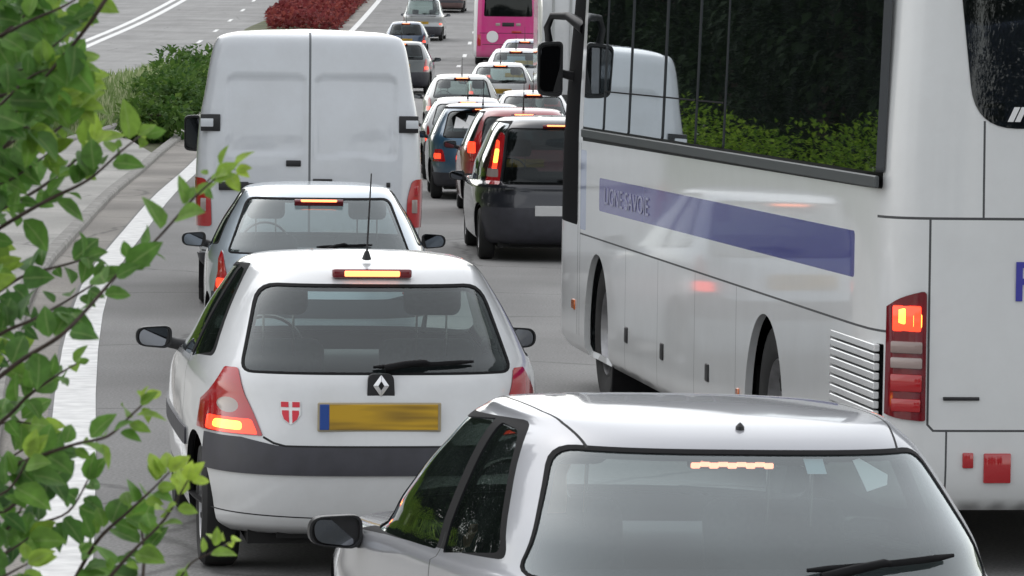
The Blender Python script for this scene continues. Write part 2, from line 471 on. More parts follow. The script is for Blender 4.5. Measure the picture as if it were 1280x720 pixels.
# ------------------------------------------------------------------ car bits
def door_mirror(parent, x, y, z, side, aim=None, m=None, size=(.175, .115)):
    """black door mirror, glass facing back; aim = world-space normal in car axes"""
    w, h = size
    o = bpy.data.objects.new('door_mirror', None); COL.objects.link(o); o.parent = parent; o.location = (x + side * (.03 + w / 2), y, z); o.empty_display_size = .1
    b = NB(); poly = rp([(-w / 2, -h / 2, .05), (w / 2, -h / 2 + .015, .05), (w / 2, h / 2 - .01, .05), (-w / 2, h / 2, .04)], .05, 6)
    prof = [(0, 1.0), (.03, 1.02), (.07, .93), (.1, .72), (.115, .35)]
    rings = [[b.verts.new((side * p[0] * k, t, p[1] * k)) for p in poly] for t, k in prof]
    for r0, r1 in zip(rings, rings[1:]):
        for i in range(len(poly)): b.faces.new((r0[i], r0[(i + 1) % len(poly)], r1[(i + 1) % len(poly)], r1[i]))
    b.faces.new(rings[-1]); inn = [b.verts.new((side * p[0] * .9, 0, p[1] * .9)) for p in poly]; ind = [b.verts.new((side * p[0] * .88, .02, p[1] * .88)) for p in poly]
    for i in range(len(poly)):
        j = (i + 1) % len(poly); b.faces.new((rings[0][j], rings[0][i], inn[i], inn[j])); b.faces.new((inn[j], inn[i], ind[i], ind[j]))
    b.faces.new(ind[::-1]); bmesh.ops.recalc_face_normals(b, faces=b.faces[:])
    obj('mirror_shell', b, m or M['plastic'], o, 50)
    a = NB(); add_tube(a, [(-side * (w / 2 + .09), .06, -.05), (-side * (w / 2 + .02), .05, -.035), (-side * w * .3, .05, -.02)], [.035, .028, .03], 10)
    obj('mirror_arm', a, M['plastic'], o, 60)
    g = NB(); g.faces.new([g.verts.new((side * p[0] * .84, 0, p[1] * .84)) for p in poly])
    for f in g.faces:
        if f.normal.y > 0: bmesh.ops.reverse_faces(g, faces=[f])
    bmesh.ops.recalc_face_normals(g, faces=g.faces[:])
    gl = obj('mirror_glass', g, M['mirror'], o); gl.location = (0, .006, 0)
    if aim is None: aim = Vector((-side * .22, -1, -.06)).normalized()
    if True:
        q = Vector((0, -1, 0)).rotation_difference(aim); o.rotation_mode = 'QUATERNION'; gl.rotation_mode = 'QUATERNION'; gl.rotation_quaternion = q
    return o
def wiper(H, parent, p0, p1, pivot, off=.012):
    """rear wiper lying on the glass; points in rear view (x,z)"""
    def on(x, z, o=off):
        loc, n, i, d = H.bvh.ray_cast(Vector((x, -2, z)), Vector((0, 1, 0))); return loc + H.normal(loc) * o
    b = NB(); n = 8
    pts = [on(p0[0] + (p1[0] - p0[0]) * k / n, p0[1] + (p1[1] - p0[1]) * k / n) for k in range(n + 1)]
    add_tube(b, pts, [.006] + [.011] * (n - 1) + [.006], 6)
    mid = ((p0[0] + p1[0]) / 2, (p0[1] + p1[1]) / 2)
    add_tube(b, [on(*pivot, .02), on((pivot[0] + mid[0]) / 2, (pivot[1] + mid[1]) / 2, .034), on(*mid, .028), on(p0[0] * .45 + p1[0] * .55, p0[1] * .45 + p1[1] * .55, .02)], [.018, .014, .012, .008], 8)
    return obj('rear_wiper', b, M['rubber'], parent, 60)
def rows_hatch(L=3.77, W=1.64, H=1.42, rk=1.0, zb=.92, q=1.0):
    """rk scales how far the rear window leans forward"""
    w = W / 2; h = H - 1.42; k = rk
    return [(.20, .16, L - .25, w * .93, 3.4, 0, .04), (.25, .05, L - .10, w * .97, 3.4, 0, .05), (.33, .02, L - .03, w * .98, 3.4, 0, .055), (.48, 0, L, w * .995, 3.3, 0, .06), (.64, .025, L - .02, w, 3.2, 0, .075),
            (.78, .065, L - .12, w * .995, 3.0, 0, .10), (.86, .09 * k, L - .45, w * .985, 3.0, 0, .10), (zb, .125 * k, L - .85, w * .96, 3.0, .0, .11), (1.00 + h * .3, .20 * k, L - 1.1, w * .915, 2.9, .01, .11),
            (1.14 + h * .6, .34 * k, L - 1.34, w * (.83 + (q - 1) * .3), 2.8, .02, .12), (1.27 + h, .475 * k, L - 1.57, w * .735 * q, 2.8, .035, .13), (1.325 + h, .55 * k, L - 1.68, w * .69 * q, 2.8, .04, .14), (1.36 + h, .63 * k, L - 1.78, w * .645 * q, 2.8, .045, .14),
            (1.381 + h, .74 * k, L - 1.9, w * .58 * q * q, 2.9, .045, .14), (1.395 + h, .93 * k, L - 2.05, w * .45 * q * q, 2.9, .045, .1), (1.403 + h, 1.2 * k, L - 2.2, w * .25, 2.6, .045, .1), (1.405 + h, 1.5 * k, L - 2.3, w * .04, 2.2, .045, .1)]
def arch_poly(cy, cz, r, zmin, n=20):
    """wheel opening as seen from the side: circle, straight down below its centre"""
    pts = [(cy + r * math.cos(math.pi * k / n), cz + r * math.sin(math.pi * k / n)) for k in range(n + 1)]
    return pts + [(cy - r, zmin), (cy + r, zmin)]
def mir(poly): return [(-a, b) for a, b in poly][::-1]
def hatch(loc, rz, label, group, name='hatchback', paintm=WHITE, glass=None, L=3.77, Wd=1.64, H=1.42, rk=1.0, zb=.92, res=.07, roll=0, cat='car',
          lamp=None, lampz=None, lit=.5, bumper='strip', plate='plate', win=None, brake=True, mirrors='plastic', interior=True, antenna=True, wip=True, arches=True, seats=True, rows=None, extra=None, hubs=False, sidewin=True, stop_z=None, pz=.73, lampy=0, litx=None, mz=-.01, rake=.012, frame=1.022, q=1.0):
    T = empty(name, loc, rz, label, cat, group); T.rotation_euler = (0, roll, rz)
    glass = glass or M['glass']
    w = Wd / 2; h = H - 1.42
    def tilt(co):
        x, y, z = co
        k = min(1, max(0, (z - .4) / .35)) * min(1, max(0, (1.34 + h - z) / .36))
        return (x, y, z - rake * y * k)
    Hh = Hull(rows or rows_hatch(L, Wd, H, rk, zb, q), step=res, rear=res, side=res * 2.2, emboss=tilt)
    wz = win or [(-.60, zb, .05), (.60, zb, .05), (.50, 1.285 + h, .08), (-.50, 1.285 + h, .08)]
    ax, fx = .69, L - .78; tr = .283
    if arches:
        for sd in ('left', 'right'):
            for cy in (ax, fx): Hh.paint('hole', arch_poly(cy, tr + .01, tr + .04, .05), sd, force=True)
    if sidewin:
        for sd in ('left', 'right'):
            q1 = rp([(.62 * rk, zb + .06 - rake * .6, .05), (1.12, zb + .01 - rake, .02), (1.16, 1.34 + h, .02), (.98 * rk, 1.335 + h, .08)])
            q2 = rp([(1.21, zb + .01 - rake, .02), (L - 1.42, zb - .01 - rake * 2, .04), (L - 1.86, 1.30 + h, .06), (1.24, 1.345 + h, .02)])
            Hh.paint('edge', rp([(.56 * rk, zb + .045 - rake * .6, .06), (L - 1.34, zb - .025 - rake * 2, .04), (L - 1.83, 1.325 + h, .07), (.96 * rk, 1.365 + h, .1)]), sd)
            Hh.paint('quarter_window_' + sd, q1, sd); Hh.paint('door_window_' + sd, q2, sd)
    Hh.paint('windscreen', rp([(-w * .84, zb + .03), (w * .84, zb + .03), (w * .66, 1.32 + h), (-w * .66, 1.32 + h)], .08), 'front')
    wr = [(p[0] * frame, p[1] + (.012 if p[1] > 1.1 else -.012), p[2] + .01) for p in wz]
    Hh.paint('edge', rp(wr), 'rear'); Hh.paint('rear_window', rp(wz), 'rear')
    if bumper == 'strip': Hh.paint('bumper', [(-2, .475), (2, .475), (2, .63), (.6, .63), (.45, .60), (-.45, .60), (-.6, .63), (-2, .63)], 'rear', .46)
    elif bumper == 'full': Hh.paint('bumper', [(-2, .1), (2, .1), (2, .58), (-2, .58)], 'rear', .46)
    elif bumper == 'low': Hh.paint('bumper', [(-2, .1), (2, .1), (2, .40), (-2, .40)], 'rear', .46)
    lamp = lamp or rp([(-.90, .63), (-.56, .63, .03), (-.63, .75, .05), (-.66, .92, .03), (-.90, .92)], .02)
    Hh.paint('lamp_l', lamp, 'rear', .42 + lampy); Hh.paint('lamp_r', mir(lamp), 'rear', .42 + lampy)
    lz = lampz or (.655, .725)
    if lit:
        lx = litx or (w - .20, w - .10); pl0 = rp([(-lx[1], lz[0]), (-lx[0], lz[0]), (-lx[0], lz[1]), (-lx[1], lz[1])], .02, 3)
        Hh.paint('lit_l', pl0, 'rear'); Hh.paint('lit_r', mir(pl0), 'rear')
    if extra: extra(Hh, T)
    Hh.names.setdefault('seam', 99); Hh.names.setdefault('edge', 98); Hh.names.setdefault('bumper', 97)
    Hh.emit({'': paintm, 'seam': M['seam'], 'edge': M['rubber']}, 'body', T, rim=.025, rimmat=M['rubber'])
    if interior: Hh.emit({'': M['trim'], 'seam': M['trim'], 'edge': M['trim'], 'bumper': M['trim']}, 'interior_lining', T, off=-.03)
    if bumper: Hh.emit({'bumper': M['bumper']}, 'bumper', T, off=.012, rim=.02, rimmat=M['bumper'])
    Hh.emit({'rear_window': glass}, 'rear_window', T, off=-.004)
    for sd in ('left', 'right'):
        Hh.emit({'quarter_window_' + sd: M['glass_side']}, 'quarter_window', T, off=-.004); Hh.emit({'door_window_' + sd: M['glass_side']}, 'door_window', T, off=-.004)
    Hh.emit({'windscreen': M['glass']}, 'windscreen', T, off=-.004)
    for nm in ('lamp_l', 'lamp_r'):
        o = Hh.emit({nm: M['red']}, 'tail_lamp', T, off=.006, rim=.015, rimmat=M['darkred'])
        if o is None: continue
    def on(x, z, o=.0):
        r = Hh.bvh.ray_cast(Vector((x, -3, z)), Vector((0, 1, 0))); return (r[0] + Hh.normal(r[0]) * o) if r[0] is not None else None
    def patch(poly, off, nx=6):
        b = NB(); vs = []
        for p in poly:
            q = on(p[0], p[1], off)
            if q is None: return b
            vs.append(b.verts.new(q))
        b.faces.new(vs); return b
    T_on = on
    if lit:
        for nm in ('lit_l', 'lit_r'): Hh.emit({nm: M['lit']}, 'tail_light_bulb', T, off=.006)
    if brake:
        sz = stop_z or (1.30 + h)
        q = on(0, sz, .012)
        if q:
            nrm = Hh.normal(q); b = NB(); add_box(b, (0, 0, 0), (.34, .045, .028), .008, 2, Matrix.Rotation(-math.atan2(nrm.z, -nrm.y), 3, 'X')); o = obj('stop_lamp', b, M['darkred'], T, 40); o.location = q
            b = NB(); add_box(b, (0, -.006, 0), (.25, .045, .017), .004, 1, Matrix.Rotation(-math.atan2(nrm.z, -nrm.y), 3, 'X')); obj('lit_strip', b, M['stop'], o)
    if plate:
        q = on(0, pz, .012)
        b = NB(); add_box(b, q, (.52, .012, .11), .003, 1); o = obj('licence_plate', b, M[plate], T)
    if wip: wiper(Hh, T, (-.02, zb + .035), (.36, zb + .05), (.05, zb + .01))
    if mirrors:
        for sg in (-1, 1): door_mirror(T, sg * w * .95, L - 1.5, zb + mz, sg, m=M[mirrors] if isinstance(mirrors, str) else mirrors)
    if antenna:
        b = NB(); zt = H - .045; add_tube(b, [(0, .72 * rk, H - .04), (0, .70 * rk, H + .01), (0, .55 * rk, H + .35)], [.02, .009, .003], 6); obj('antenna', b, M['plastic'], T)
    for cy in (ax, fx):
        for sg in (-1, 1): wheel(T, sg * (w - .145), cy, tr, .17, sg, detail=hubs)
    b = NB(); add_box(b, (0, L / 2, .26), (Wd - .5, L - .5, .22)); add_box(b, (0, .25, .24), (Wd - .75, .12, .12)); add_box(b, (0, (ax + fx) / 2, .42), (Wd - .12, fx - ax - .8, .3)); obj('underbody', b, M['under'], T)
    if interior and seats:
        for x in (-.36, .36): seat(T, x, 1.45)
        b = NB(); add_box(b, (0, .66, .60), (1.1, .14, .5), .05, 2, Matrix.Rotation(R(-12), 3, 'X'))
        obj('rear_bench', b, M['seat'], T, 60)
        b = NB(); add_box(b, (0, .48 * rk + .05, zb - .06), (1.15, .36, .02), .005, 1); obj('parcel_shelf', b, M['trim'], T)
        b = NB(); add_box(b, (0, L - 1.45, zb - .17), (w * 1.6, .4, .2), .06, 3); obj('dashboard', b, M['trim'], T, 60)
        b = NB(); add_lathe(b, [(0, .175), (.012, .185), (.024, .175), (.012, .165), (0, .175)], 'y', 28); o = obj('steering_wheel', b, M['plastic'], T, 50); o.location = (-.36, L - 1.75, .88); o.rotation_euler = (R(-22), 0, 0)
    return T, Hh, on, patch
# ------------------------------------------------------------------ ground
def gz(y):
    xs = [-60, 0, 70, 88, 98, 113, 132, 156, 177, 196, 230, 330, 900]; zs = [0, 0, 0, .2, .5, .85, 1.1, 1.5, 2.2, 2.9, 4.4, 9.5, 44]
    return pchip(xs, zs, max(-60, min(900, y)))
def lerp_tab(tab, y):
    if y <= tab[0][0]: return tab[0][1]
    for (a, b), (c, d) in zip(tab, tab[1:]):
        if y <= c: return b + (d - b) * (y - a) / (c - a)
    return tab[-1][1]
LE = [(-60, 5.5), (0, -.45), (10, -1.2), (21, -2.18), (28, -2.87), (36, -3.6), (42, -4.06), (50, -4.5), (66, -5.3), (90, -6.1), (130, -6.8), (177, -7.2), (230, -7.3), (900, 0)]
_yy, _xx = [a for a, b in LE], [b for a, b in LE]
def le(y): return pchip(_yy, [-x if False else x for x in _xx], y)
YS = [-60, -40, -20] + [i * 4 for i in range(-3, 60)] + [240 + i * 10 for i in range(10)] + [360, 420, 500, 600, 750, 900]
def sheet(name, xa, xb, m, z0, nx=2, ys=None, kind='structure', label=None, zf=None):
    b = NB(); rows = []
    for y in (ys or YS):
        a, c = (f(y) if callable(f) else f for f in (xa, xb))
        rows.append([b.verts.new((a + (c - a) * i / nx, y, gz(y) + z0 + (zf(a + (c - a) * i / nx, y) if zf else 0))) for i in range(nx + 1)])
    for r0, r1 in zip(rows, rows[1:]):
        for i in range(nx): b.faces.new((r0[i], r0[i + 1], r1[i + 1], r1[i]))
    bmesh.ops.recalc_face_normals(b, faces=b.faces[:])
    if b.faces[:] and b.faces[0].normal.z < 0: bmesh.ops.reverse_faces(b, faces=b.faces[:])
    o = obj(name, b, m); 
    if kind: o['kind'] = kind
    return o
def asphalt(name, col, patch=.25):
    m = bpy.data.materials.new(name); t, p = nodes(m); p.inputs['Roughness'].default_value = .85
    g = t.nodes.new('ShaderNodeNewGeometry')
    n1 = t.nodes.new('ShaderNodeTexNoise'); n1.inputs['Scale'].default_value = .35; n1.inputs['Detail'].default_value = 5
    n2 = t.nodes.new('ShaderNodeTexNoise'); n2.inputs['Scale'].default_value = 55; n2.inputs['Detail'].default_value = 3
    mp = t.nodes.new('ShaderNodeMapping'); mp.inputs['Scale'].default_value = (1.6, .12, 1)
    n3 = t.nodes.new('ShaderNodeTexNoise'); n3.inputs['Scale'].default_value = 1.2; n3.inputs['Detail'].default_value = 4
    vo = t.nodes.new('ShaderNodeTexVoronoi'); vo.feature = 'DISTANCE_TO_EDGE'; vo.inputs['Scale'].default_value = .33
    nw = t.nodes.new('ShaderNodeTexNoise'); nw.inputs['Scale'].default_value = 1.2; nw.inputs['Detail'].default_value = 5
    ad = t.nodes.new('ShaderNodeMix'); ad.data_type = 'VECTOR'; ad.inputs['Factor'].default_value = .35
    for n in (n1, n2, nw): t.links.new(g.outputs['Position'], n.inputs['Vector'])
    t.links.new(g.outputs['Position'], mp.inputs[0]); t.links.new(mp.outputs[0], n3.inputs['Vector'])
    t.links.new(g.outputs['Position'], ad.inputs[4]); t.links.new(nw.outputs['Color'], ad.inputs[5]); t.links.new(ad.outputs[1], vo.inputs['Vector'])
    def mr(src, a, b, c, d):
        r = t.nodes.new('ShaderNodeMapRange'); r.inputs[1].default_value = a; r.inputs[2].default_value = b; r.inputs[3].default_value = c; r.inputs[4].default_value = d
        t.links.new(src, r.inputs[0]); return r.outputs[0]
    def mul(a, b):
        q = t.nodes.new('ShaderNodeMath'); q.operation = 'MULTIPLY'; t.links.new(a, q.inputs[0]); t.links.new(b, q.inputs[1]); return q.outputs[0]
    f = mul(mul(mr(n1.outputs['Fac'], .3, .7, 1 - patch, 1.12), mr(n2.outputs['Fac'], .3, .7, .72, 1.28)), mul(mr(n3.outputs['Fac'], .35, .65, .93, 1.04), mr(vo.outputs['Distance'], 0, .010, .55, 1)))
    mx = t.nodes.new('ShaderNodeVectorMath'); mx.operation = 'SCALE'; mx.inputs[0].default_value = col
    t.links.new(f, mx.inputs['Scale']); t.links.new(mx.outputs[0], p.inputs['Base Color'])
    b = t.nodes.new('ShaderNodeBump'); b.inputs['Strength'].default_value = .5; b.inputs['Distance'].default_value = .004; t.links.new(n2.outputs['Fac'], b.inputs['Height']); t.links.new(b.outputs[0], p.inputs['Normal'])
    return m
ASPH = asphalt('asphalt', (.215, .212, .208)); ASPH2 = asphalt('old_asphalt', (.25, .248, .243)); PAVE = asphalt('pavement_concrete', (.42, .41, .385), .3)
GUT = asphalt('gutter_concrete', (.29, .27, .245), .4)
LINE = mat('road_paint', (.72, .72, .71), .6, noise=(6, .25)); KERB = mat('kerb_stone', (.30, .29, .27), .8, noise=(5, .35))
EARTH = mat('verge_earth', (.10, .11, .05), .95, noise=(1.5, .5))
sheet('ground', lambda y: -260 - abs(y) * .5, lambda y: 260 + abs(y) * .5, EARTH, -.05, 8)
def nearpave(y): return -34
sheet('road', lambda y: le(y) - .22, 22, ASPH, 0, 6)
def opl(y): return lerp_tab([(-60, -30), (80, -26), (163, -25), (230, -26), (900, -20)], y)
def opr(y): return lerp_tab([(-60, -14), (60, -11.6), (110, -11.3), (145, -11.4), (190, -12.0), (205, -11.6), (230, -12.2), (900, -6)], y)
sheet('opposite_road', opl, opr, ASPH2, 0, 4)
Yp = [y for y in YS if y <= 76] + [80, 84, 88, 91]
def pl(y): return lerp_tab([(-60, -11), (30, -11), (60, -10.8), (70, -9.3), (80, -8.9), (91, -8.9)], y)
def kx(y): return le(y) - (.40 + min(1, max(0, y - 20) / 60) * .45)
def pr_(y): return kx(y) - .16 - (0 if y < 80 else (y - 80) * .13)
sheet('pavement', pl, pr_, PAVE, .075, 6, ys=Yp)
b = NB(); prev = None
def strip_solid(name, xc, w, ys, h, m, label=None):
    b = NB(); rows = []
    for y in ys:
        x = xc(y) if callable(xc) else xc; z = gz(y)
        rows.append([b.verts.new(p) for p in ((x - w / 2, y, z - .05), (x - w / 2 + .005, y, z + h), (x + w / 2 - .02, y, z + h), (x + w / 2, y, z + h - .03), (x + w / 2, y, z - .05))])
    for r0, r1 in zip(rows, rows[1:]):
        for i in range(4): b.faces.new((r0[i], r1[i], r1[i + 1], r0[i + 1]))
    bmesh.ops.recalc_face_normals(b, faces=b.faces[:])
    o = obj(name, b, m); o['kind'] = 'structure'; return o
sheet('gutter', lambda y: kx(y) , lambda y: le(y) - .18, GUT, .003, 1, ys=[y for y in YS if y < 240])
strip_solid('kerb', lambda y: kx(y) - .08, .16, [y for y in YS if y <= 240], .085, KERB)
# pavement end kerb, curved round the tip of the island
b = NB(); pts = []
for k in range(13):
    t = k / 12; y = 70 + 22 * t; x = pl(y) if t < .75 else pl(y) + (pr_(91) - pl(91)) * (t - .75) * 4
    pts.append(Vector((x, min(y, 91.2), gz(y) + .06)))
add_tube(b, pts, .11, 8); o = obj('kerb', b, KERB); o['kind'] = 'structure'
# white edge line and other markings
sheet('edge_line', lambda y: le(y) - .15, lambda y: le(y) + .12, LINE, .006, 1, ys=[y for y in YS if y < 260])
def dash(x, y, w, l, dx=0, name='lane_dash'):
    b = NB(); add_quad(b, [(x - w / 2, y, gz(y) + .006), (x + w / 2, y, gz(y) + .006), (x + w / 2 + dx * l, y + l, gz(y + l) + .006), (x - w / 2 + dx * l, y + l, gz(y + l) + .006)]); o = obj(name, b, LINE); o['kind'] = 'structure'
for y in range(132, 330, 13): dash(-1.95 + (y - 150) * .004, y + 3, .15, 3)
for i, y in enumerate(range(120, 330, 13)): dash(-12.35 - (y - 145) * .019, y, .16, 3, -.019)
for off in (0, .55):
    sheet('double_line', lambda y: -16.95 - off - (y - 163) * .012, lambda y: -16.66 - off - (y - 163) * .012, LINE, .006, 1, ys=[y for y in YS if y > 90 and y < 330])
# ------------------------------------------------------------------ foliage
def leafmat(name, c1, c2, c3=None, sc=.6, trans=.25, rough=.7, spec=.15, mid=False):
    m = bpy.data.materials.new(name); t, p = nodes(m)
    at = t.nodes.new('ShaderNodeAttribute'); at.attribute_name = 'var'
    cr = t.nodes.new('ShaderNodeValToRGB'); e = cr.color_ramp.elements; e[0].color = (*c1, 1); e[1].color = (*c2, 1)
    if c3: q = cr.color_ramp.elements.new(.55); q.color = (*c3, 1)
    t.links.new(at.outputs['Fac'], cr.inputs[0]); t.links.new(cr.outputs[0], p.inputs['Base Color']); p.inputs['Roughness'].default_value = rough
    p.inputs['Specular IOR Level'].default_value = spec
    src = cr.outputs[0]
    if mid:
        am = t.nodes.new('ShaderNodeAttribute'); am.attribute_name = 'mid'; mr = t.nodes.new('ShaderNodeMapRange'); mr.inputs[1].default_value = .86; mr.inputs[2].default_value = 1; mr.inputs[4].default_value = .45
        mx_ = t.nodes.new('ShaderNodeMix'); mx_.data_type = 'RGBA'; mx_.inputs['B'].default_value = (.32, .42, .16, 1)
        tc = t.nodes.new('ShaderNodeTexCoord'); nz = t.nodes.new('ShaderNodeTexNoise'); nz.inputs['Scale'].default_value = 70; t.links.new(tc.outputs['Object'], nz.inputs['Vector'])
        m2 = t.nodes.new('ShaderNodeMix'); m2.data_type = 'RGBA'; m2.blend_type = 'MULTIPLY'; m2.inputs['Factor'].default_value = .6
        r2 = t.nodes.new('ShaderNodeMapRange'); r2.inputs[1].default_value = .3; r2.inputs[2].default_value = .7; r2.inputs[3].default_value = .55; r2.inputs[4].default_value = 1.35; t.links.new(nz.outputs['Fac'], r2.inputs[0])
        t.links.new(cr.outputs[0], m2.inputs['A']); t.links.new(r2.outputs[0], m2.inputs['B'])
        t.links.new(am.outputs['Fac'], mr.inputs[0]); t.links.new(mr.outputs[0], mx_.inputs['Factor']); t.links.new(m2.outputs['Result'], mx_.inputs['A']); src = mx_.outputs['Result']; t.links.new(src, p.inputs['Base Color'])
    tr = t.nodes.new('ShaderNodeBsdfTranslucent'); t.links.new(src, tr.inputs[0]); mx = t.nodes.new('ShaderNodeMixShader'); mx.inputs[0].default_value = trans
    o = t.nodes['Material Output']; t.links.new(p.outputs[0], mx.inputs[1]); t.links.new(tr.outputs[0], mx.inputs[2]); t.links.new(mx.outputs[0], o.inputs[0])
    return m
def leaf_mesh(name, items, m, parent=None, fold=.18, curl=.25, hires=True):
    """items: (pos, direction, up, length, width, var)"""
    vs, fs, va = [], [], []
    if hires: prof = [(0, .0), (.12, .55), (.35, .98), (.6, .86), (.82, .48), (1, 0)]
    else: prof = [(0, 0), (.45, 1), (1, 0)]
    for pos, d, up, l, w, var in items:
        d = d.normalized(); sd = d.cross(up)
        if sd.length < 1e-4: sd = d.cross(Vector((1, 0, .1)))
        sd.normalize(); u = sd.cross(d).normalized()
        base = len(vs)
        for s_, k in prof:
            c = pos + d * l * s_ - u * curl * l * s_ * s_; hw = w * .5 * k
            if k == 0: vs.append(c); va.append(var)
            else: vs += [c - sd * hw + u * hw * fold * 2, c, c + sd * hw + u * hw * fold * 2]; va += [var] * 3
        n = len(prof)
        idx = [base]; k0 = base + 1
        rings = [(base,)]
        for i in range(1, n - 1): rings.append((k0, k0 + 1, k0 + 2)); k0 += 3
        rings.append((k0,))
        for a, b in zip(rings, rings[1:]):
            if len(a) == 1: fs += [(a[0], b[0], b[1]), (a[0], b[1], b[2])]
            elif len(b) == 1: fs += [(a[0], b[0], a[1]), (a[1], b[0], a[2])]
            else: fs += [(a[0], b[0], b[1], a[1]), (a[1], b[1], b[2], a[2])]
    me = bpy.data.meshes.new(name); me.from_pydata(vs, [], fs); me.materials.append(m)
    at = me.attributes.new('var', 'FLOAT', 'POINT'); at.data.foreach_set('value', va)
    if hires:
        per = [1.0] + [0.0, 1.0, 0.0] * (len(prof) - 2) + [1.0]; am = me.attributes.new('mid', 'FLOAT', 'POINT'); am.data.foreach_set('value', per * len(items))
    me.polygons.foreach_set('use_smooth', [True] * len(fs))
    o = bpy.data.objects.new(name, me); COL.objects.link(o); o.parent = parent; return o
def rvec(rn):
    while True:
        v = Vector((rn.uniform(-1, 1), rn.uniform(-1, 1), rn.uniform(-1, 1)))
        if .05 < v.length < 1: return v
def crown_items(rn, lobes, n, size, var0=.5):
    out = []; tot = sum(l[1].x * l[1].z for l in lobes)
    for c, r in lobes:
        k = int(n * r.x * r.z / tot); lv = rn.uniform(-.2, .2)
        for _ in range(k):
            v = rvec(rn); v = v.normalized() * (rn.random() ** .35)
            if rn.random() < .12: v *= 1.15
            p = c + Vector((v.x * r.x, v.y * r.y, v.z * r.z)); d = (v + rvec(rn) * .9)
            s_ = size * rn.uniform(.6, 1.3)
            out.append((p, d, Vector((rn.uniform(-.4, .4), rn.uniform(-.4, .4), 1)), s_, s_ * .62, min(1, max(0, var0 + lv + rn.gauss(0, .2)))))
    return out
G_DARK = leafmat('conifer_leaves', (.012, .022, .010), (.03, .055, .018), (.018, .034, .012))
G_MID = leafmat('shrub_leaves', (.04, .10, .022), (.20, .31, .07), (.095, .175, .035), trans=.35)
G_LIGHT = leafmat('bright_hedge_leaves', (.08, .17, .012), (.34, .48, .05), (.18, .30, .025), trans=.4)
G_GREY = leafmat('dry_verge_grass', (.12, .20, .05), (.48, .50, .32), (.24, .32, .13), trans=.4)
G_RED = leafmat('red_bed_leaves', (.12, .018, .02), (.26, .06, .045), (.18, .028, .03))
BARK = mat('bark', (.07, .05, .035), .9, noise=(12, .5))
def bush(name, label, c, r, n, size, m, rn, cat='shrub', group=None, var=.5, nl=9):
    T = empty(name, (c[0], c[1], gz(c[1])), 0, label, cat, group)
    lobes = []
    for _ in range(nl):
        a = rn.uniform(0, 6.28); q = rn.uniform(.1, .75); s_ = rn.uniform(.38, .6)
        lobes.append((Vector((math.cos(a) * q * r[0], math.sin(a) * q * r[1], r[2] * rn.uniform(.35, .8))), Vector((r[0] * s_, r[1] * s_, r[2] * s_ * .8))))
    leaf_mesh('foliage', crown_items(rn, lobes, n, size, var), m, T, hires=False)
    b = NB()
    for _ in range(5):
        a = rn.uniform(0, 6.28); add_tube(b, [(0, 0, -.05), (math.cos(a) * r[0] * .3, math.sin(a) * r[1] * .3, r[2] * .7)], [.04, .015], 5)
    obj('stem', b, BARK, T)
    return T
def tree(name, label, x, y, h, w, m, rn, group=None, n=2600, cone=True, leaf=.5):
    T = empty(name, (x, y, gz(y)), 0, label, 'tree', group)
    b = NB(); add_tube(b, [(0, 0, -.2), (.1, 0, h * .4), (0, .1, h * .9)], [w * .09, w * .06, .04], 8)
    obj('trunk', b, BARK, T)
    lobes = []
    k = 16
    for i in range(k):
        t = (i + .5) / k; rr = w * .5 * ((1 - t) ** .6 if cone else math.sin(math.pi * min(.98, t * .8 + .15))); a = i * 2.4
        lobes.append((Vector((math.cos(a) * rr * .4, math.sin(a) * rr * .4, h * (.06 + .92 * t))), Vector((rr * .85, rr * .85, h * .09))))
    leaf_mesh('crown', crown_items(rn, lobes, n, leaf), m, T, hires=False)
    return T
rn = random.Random(7)
# ------------------------------------------------------------------ white hatchback (second car)
HB = 'hatchbacks queueing in the lane'
cl_lamp = rp([(-.665, .925, .01), (-.735, .80, .03), (-.84, .64, .01), (-.515, .64, .01), (-.55, .735, .05), (-.595, .83, .04), (-.612, .925, .01)])
def clio_extra(H, T):
    for s_, P in (('l', lambda p: p), ('r', mir)):
        H.paint('lit_seg' + s_, P(rp([(-.745, .645), (-.535, .645), (-.56, .708), (-.735, .708)], .01, 2)))
        H.paint('hot_seg' + s_, P(rp([(-.72, .658), (-.60, .658), (-.60, .696), (-.71, .696)], .015, 3)))
        H.paint('clear_seg' + s_, P([(-.655 + .043 * math.cos(a * .349), .762 + .034 * math.sin(a * .349)) for a in range(18)]))
    H.line('seam', [(-.512, .635), (-.47, .612), (-.42, .600), (.42, .600), (.47, .612), (.512, .635)], .010)
    H.line('seam', [(-.80, .30), (-.3, .285), (.3, .285), (.80, .30)], .006)
    for sd in ('left', 'right'):
        H.line('seam', [(1.17, .93), (1.20, .60), (1.28, .36), (2.75, .34), (2.86, .60), (2.70, .92)], .008, sd)
        H.paint('strip_' + sd, rp([(.98, .52), (2.9, .52), (2.9, .60), (.98, .60)], .02), sd)
T, H, on, patch = hatch((-.56, 18.5, 0), .13, 'white hatchback with yellow number plate and red shield sticker, behind the silver car', HB, name='white_hatchback', res=.035, lamp=cl_lamp, lit=False, H=1.41, mz=.0, lampy=.2, extra=clio_extra, wip=False, brake=False, plate=None, antenna=False)
for sd in ('left', 'right'): H.emit({'strip_' + sd: M['bumper']}, 'rubbing_strip', T, off=.01, rim=.01, rimmat=M['bumper'])
for k_, m_ in (('lit_seg', 'lit'), ('hot_seg', 'hot'), ('clear_seg', 'clear')):
    for s_ in 'lr': H.emit({k_ + s_: M[m_]}, {'lit_seg': 'lit_lamp_segment', 'hot_seg': 'lit_bulb', 'clear_seg': 'clear_reflector'}[k_], T, off=.006)
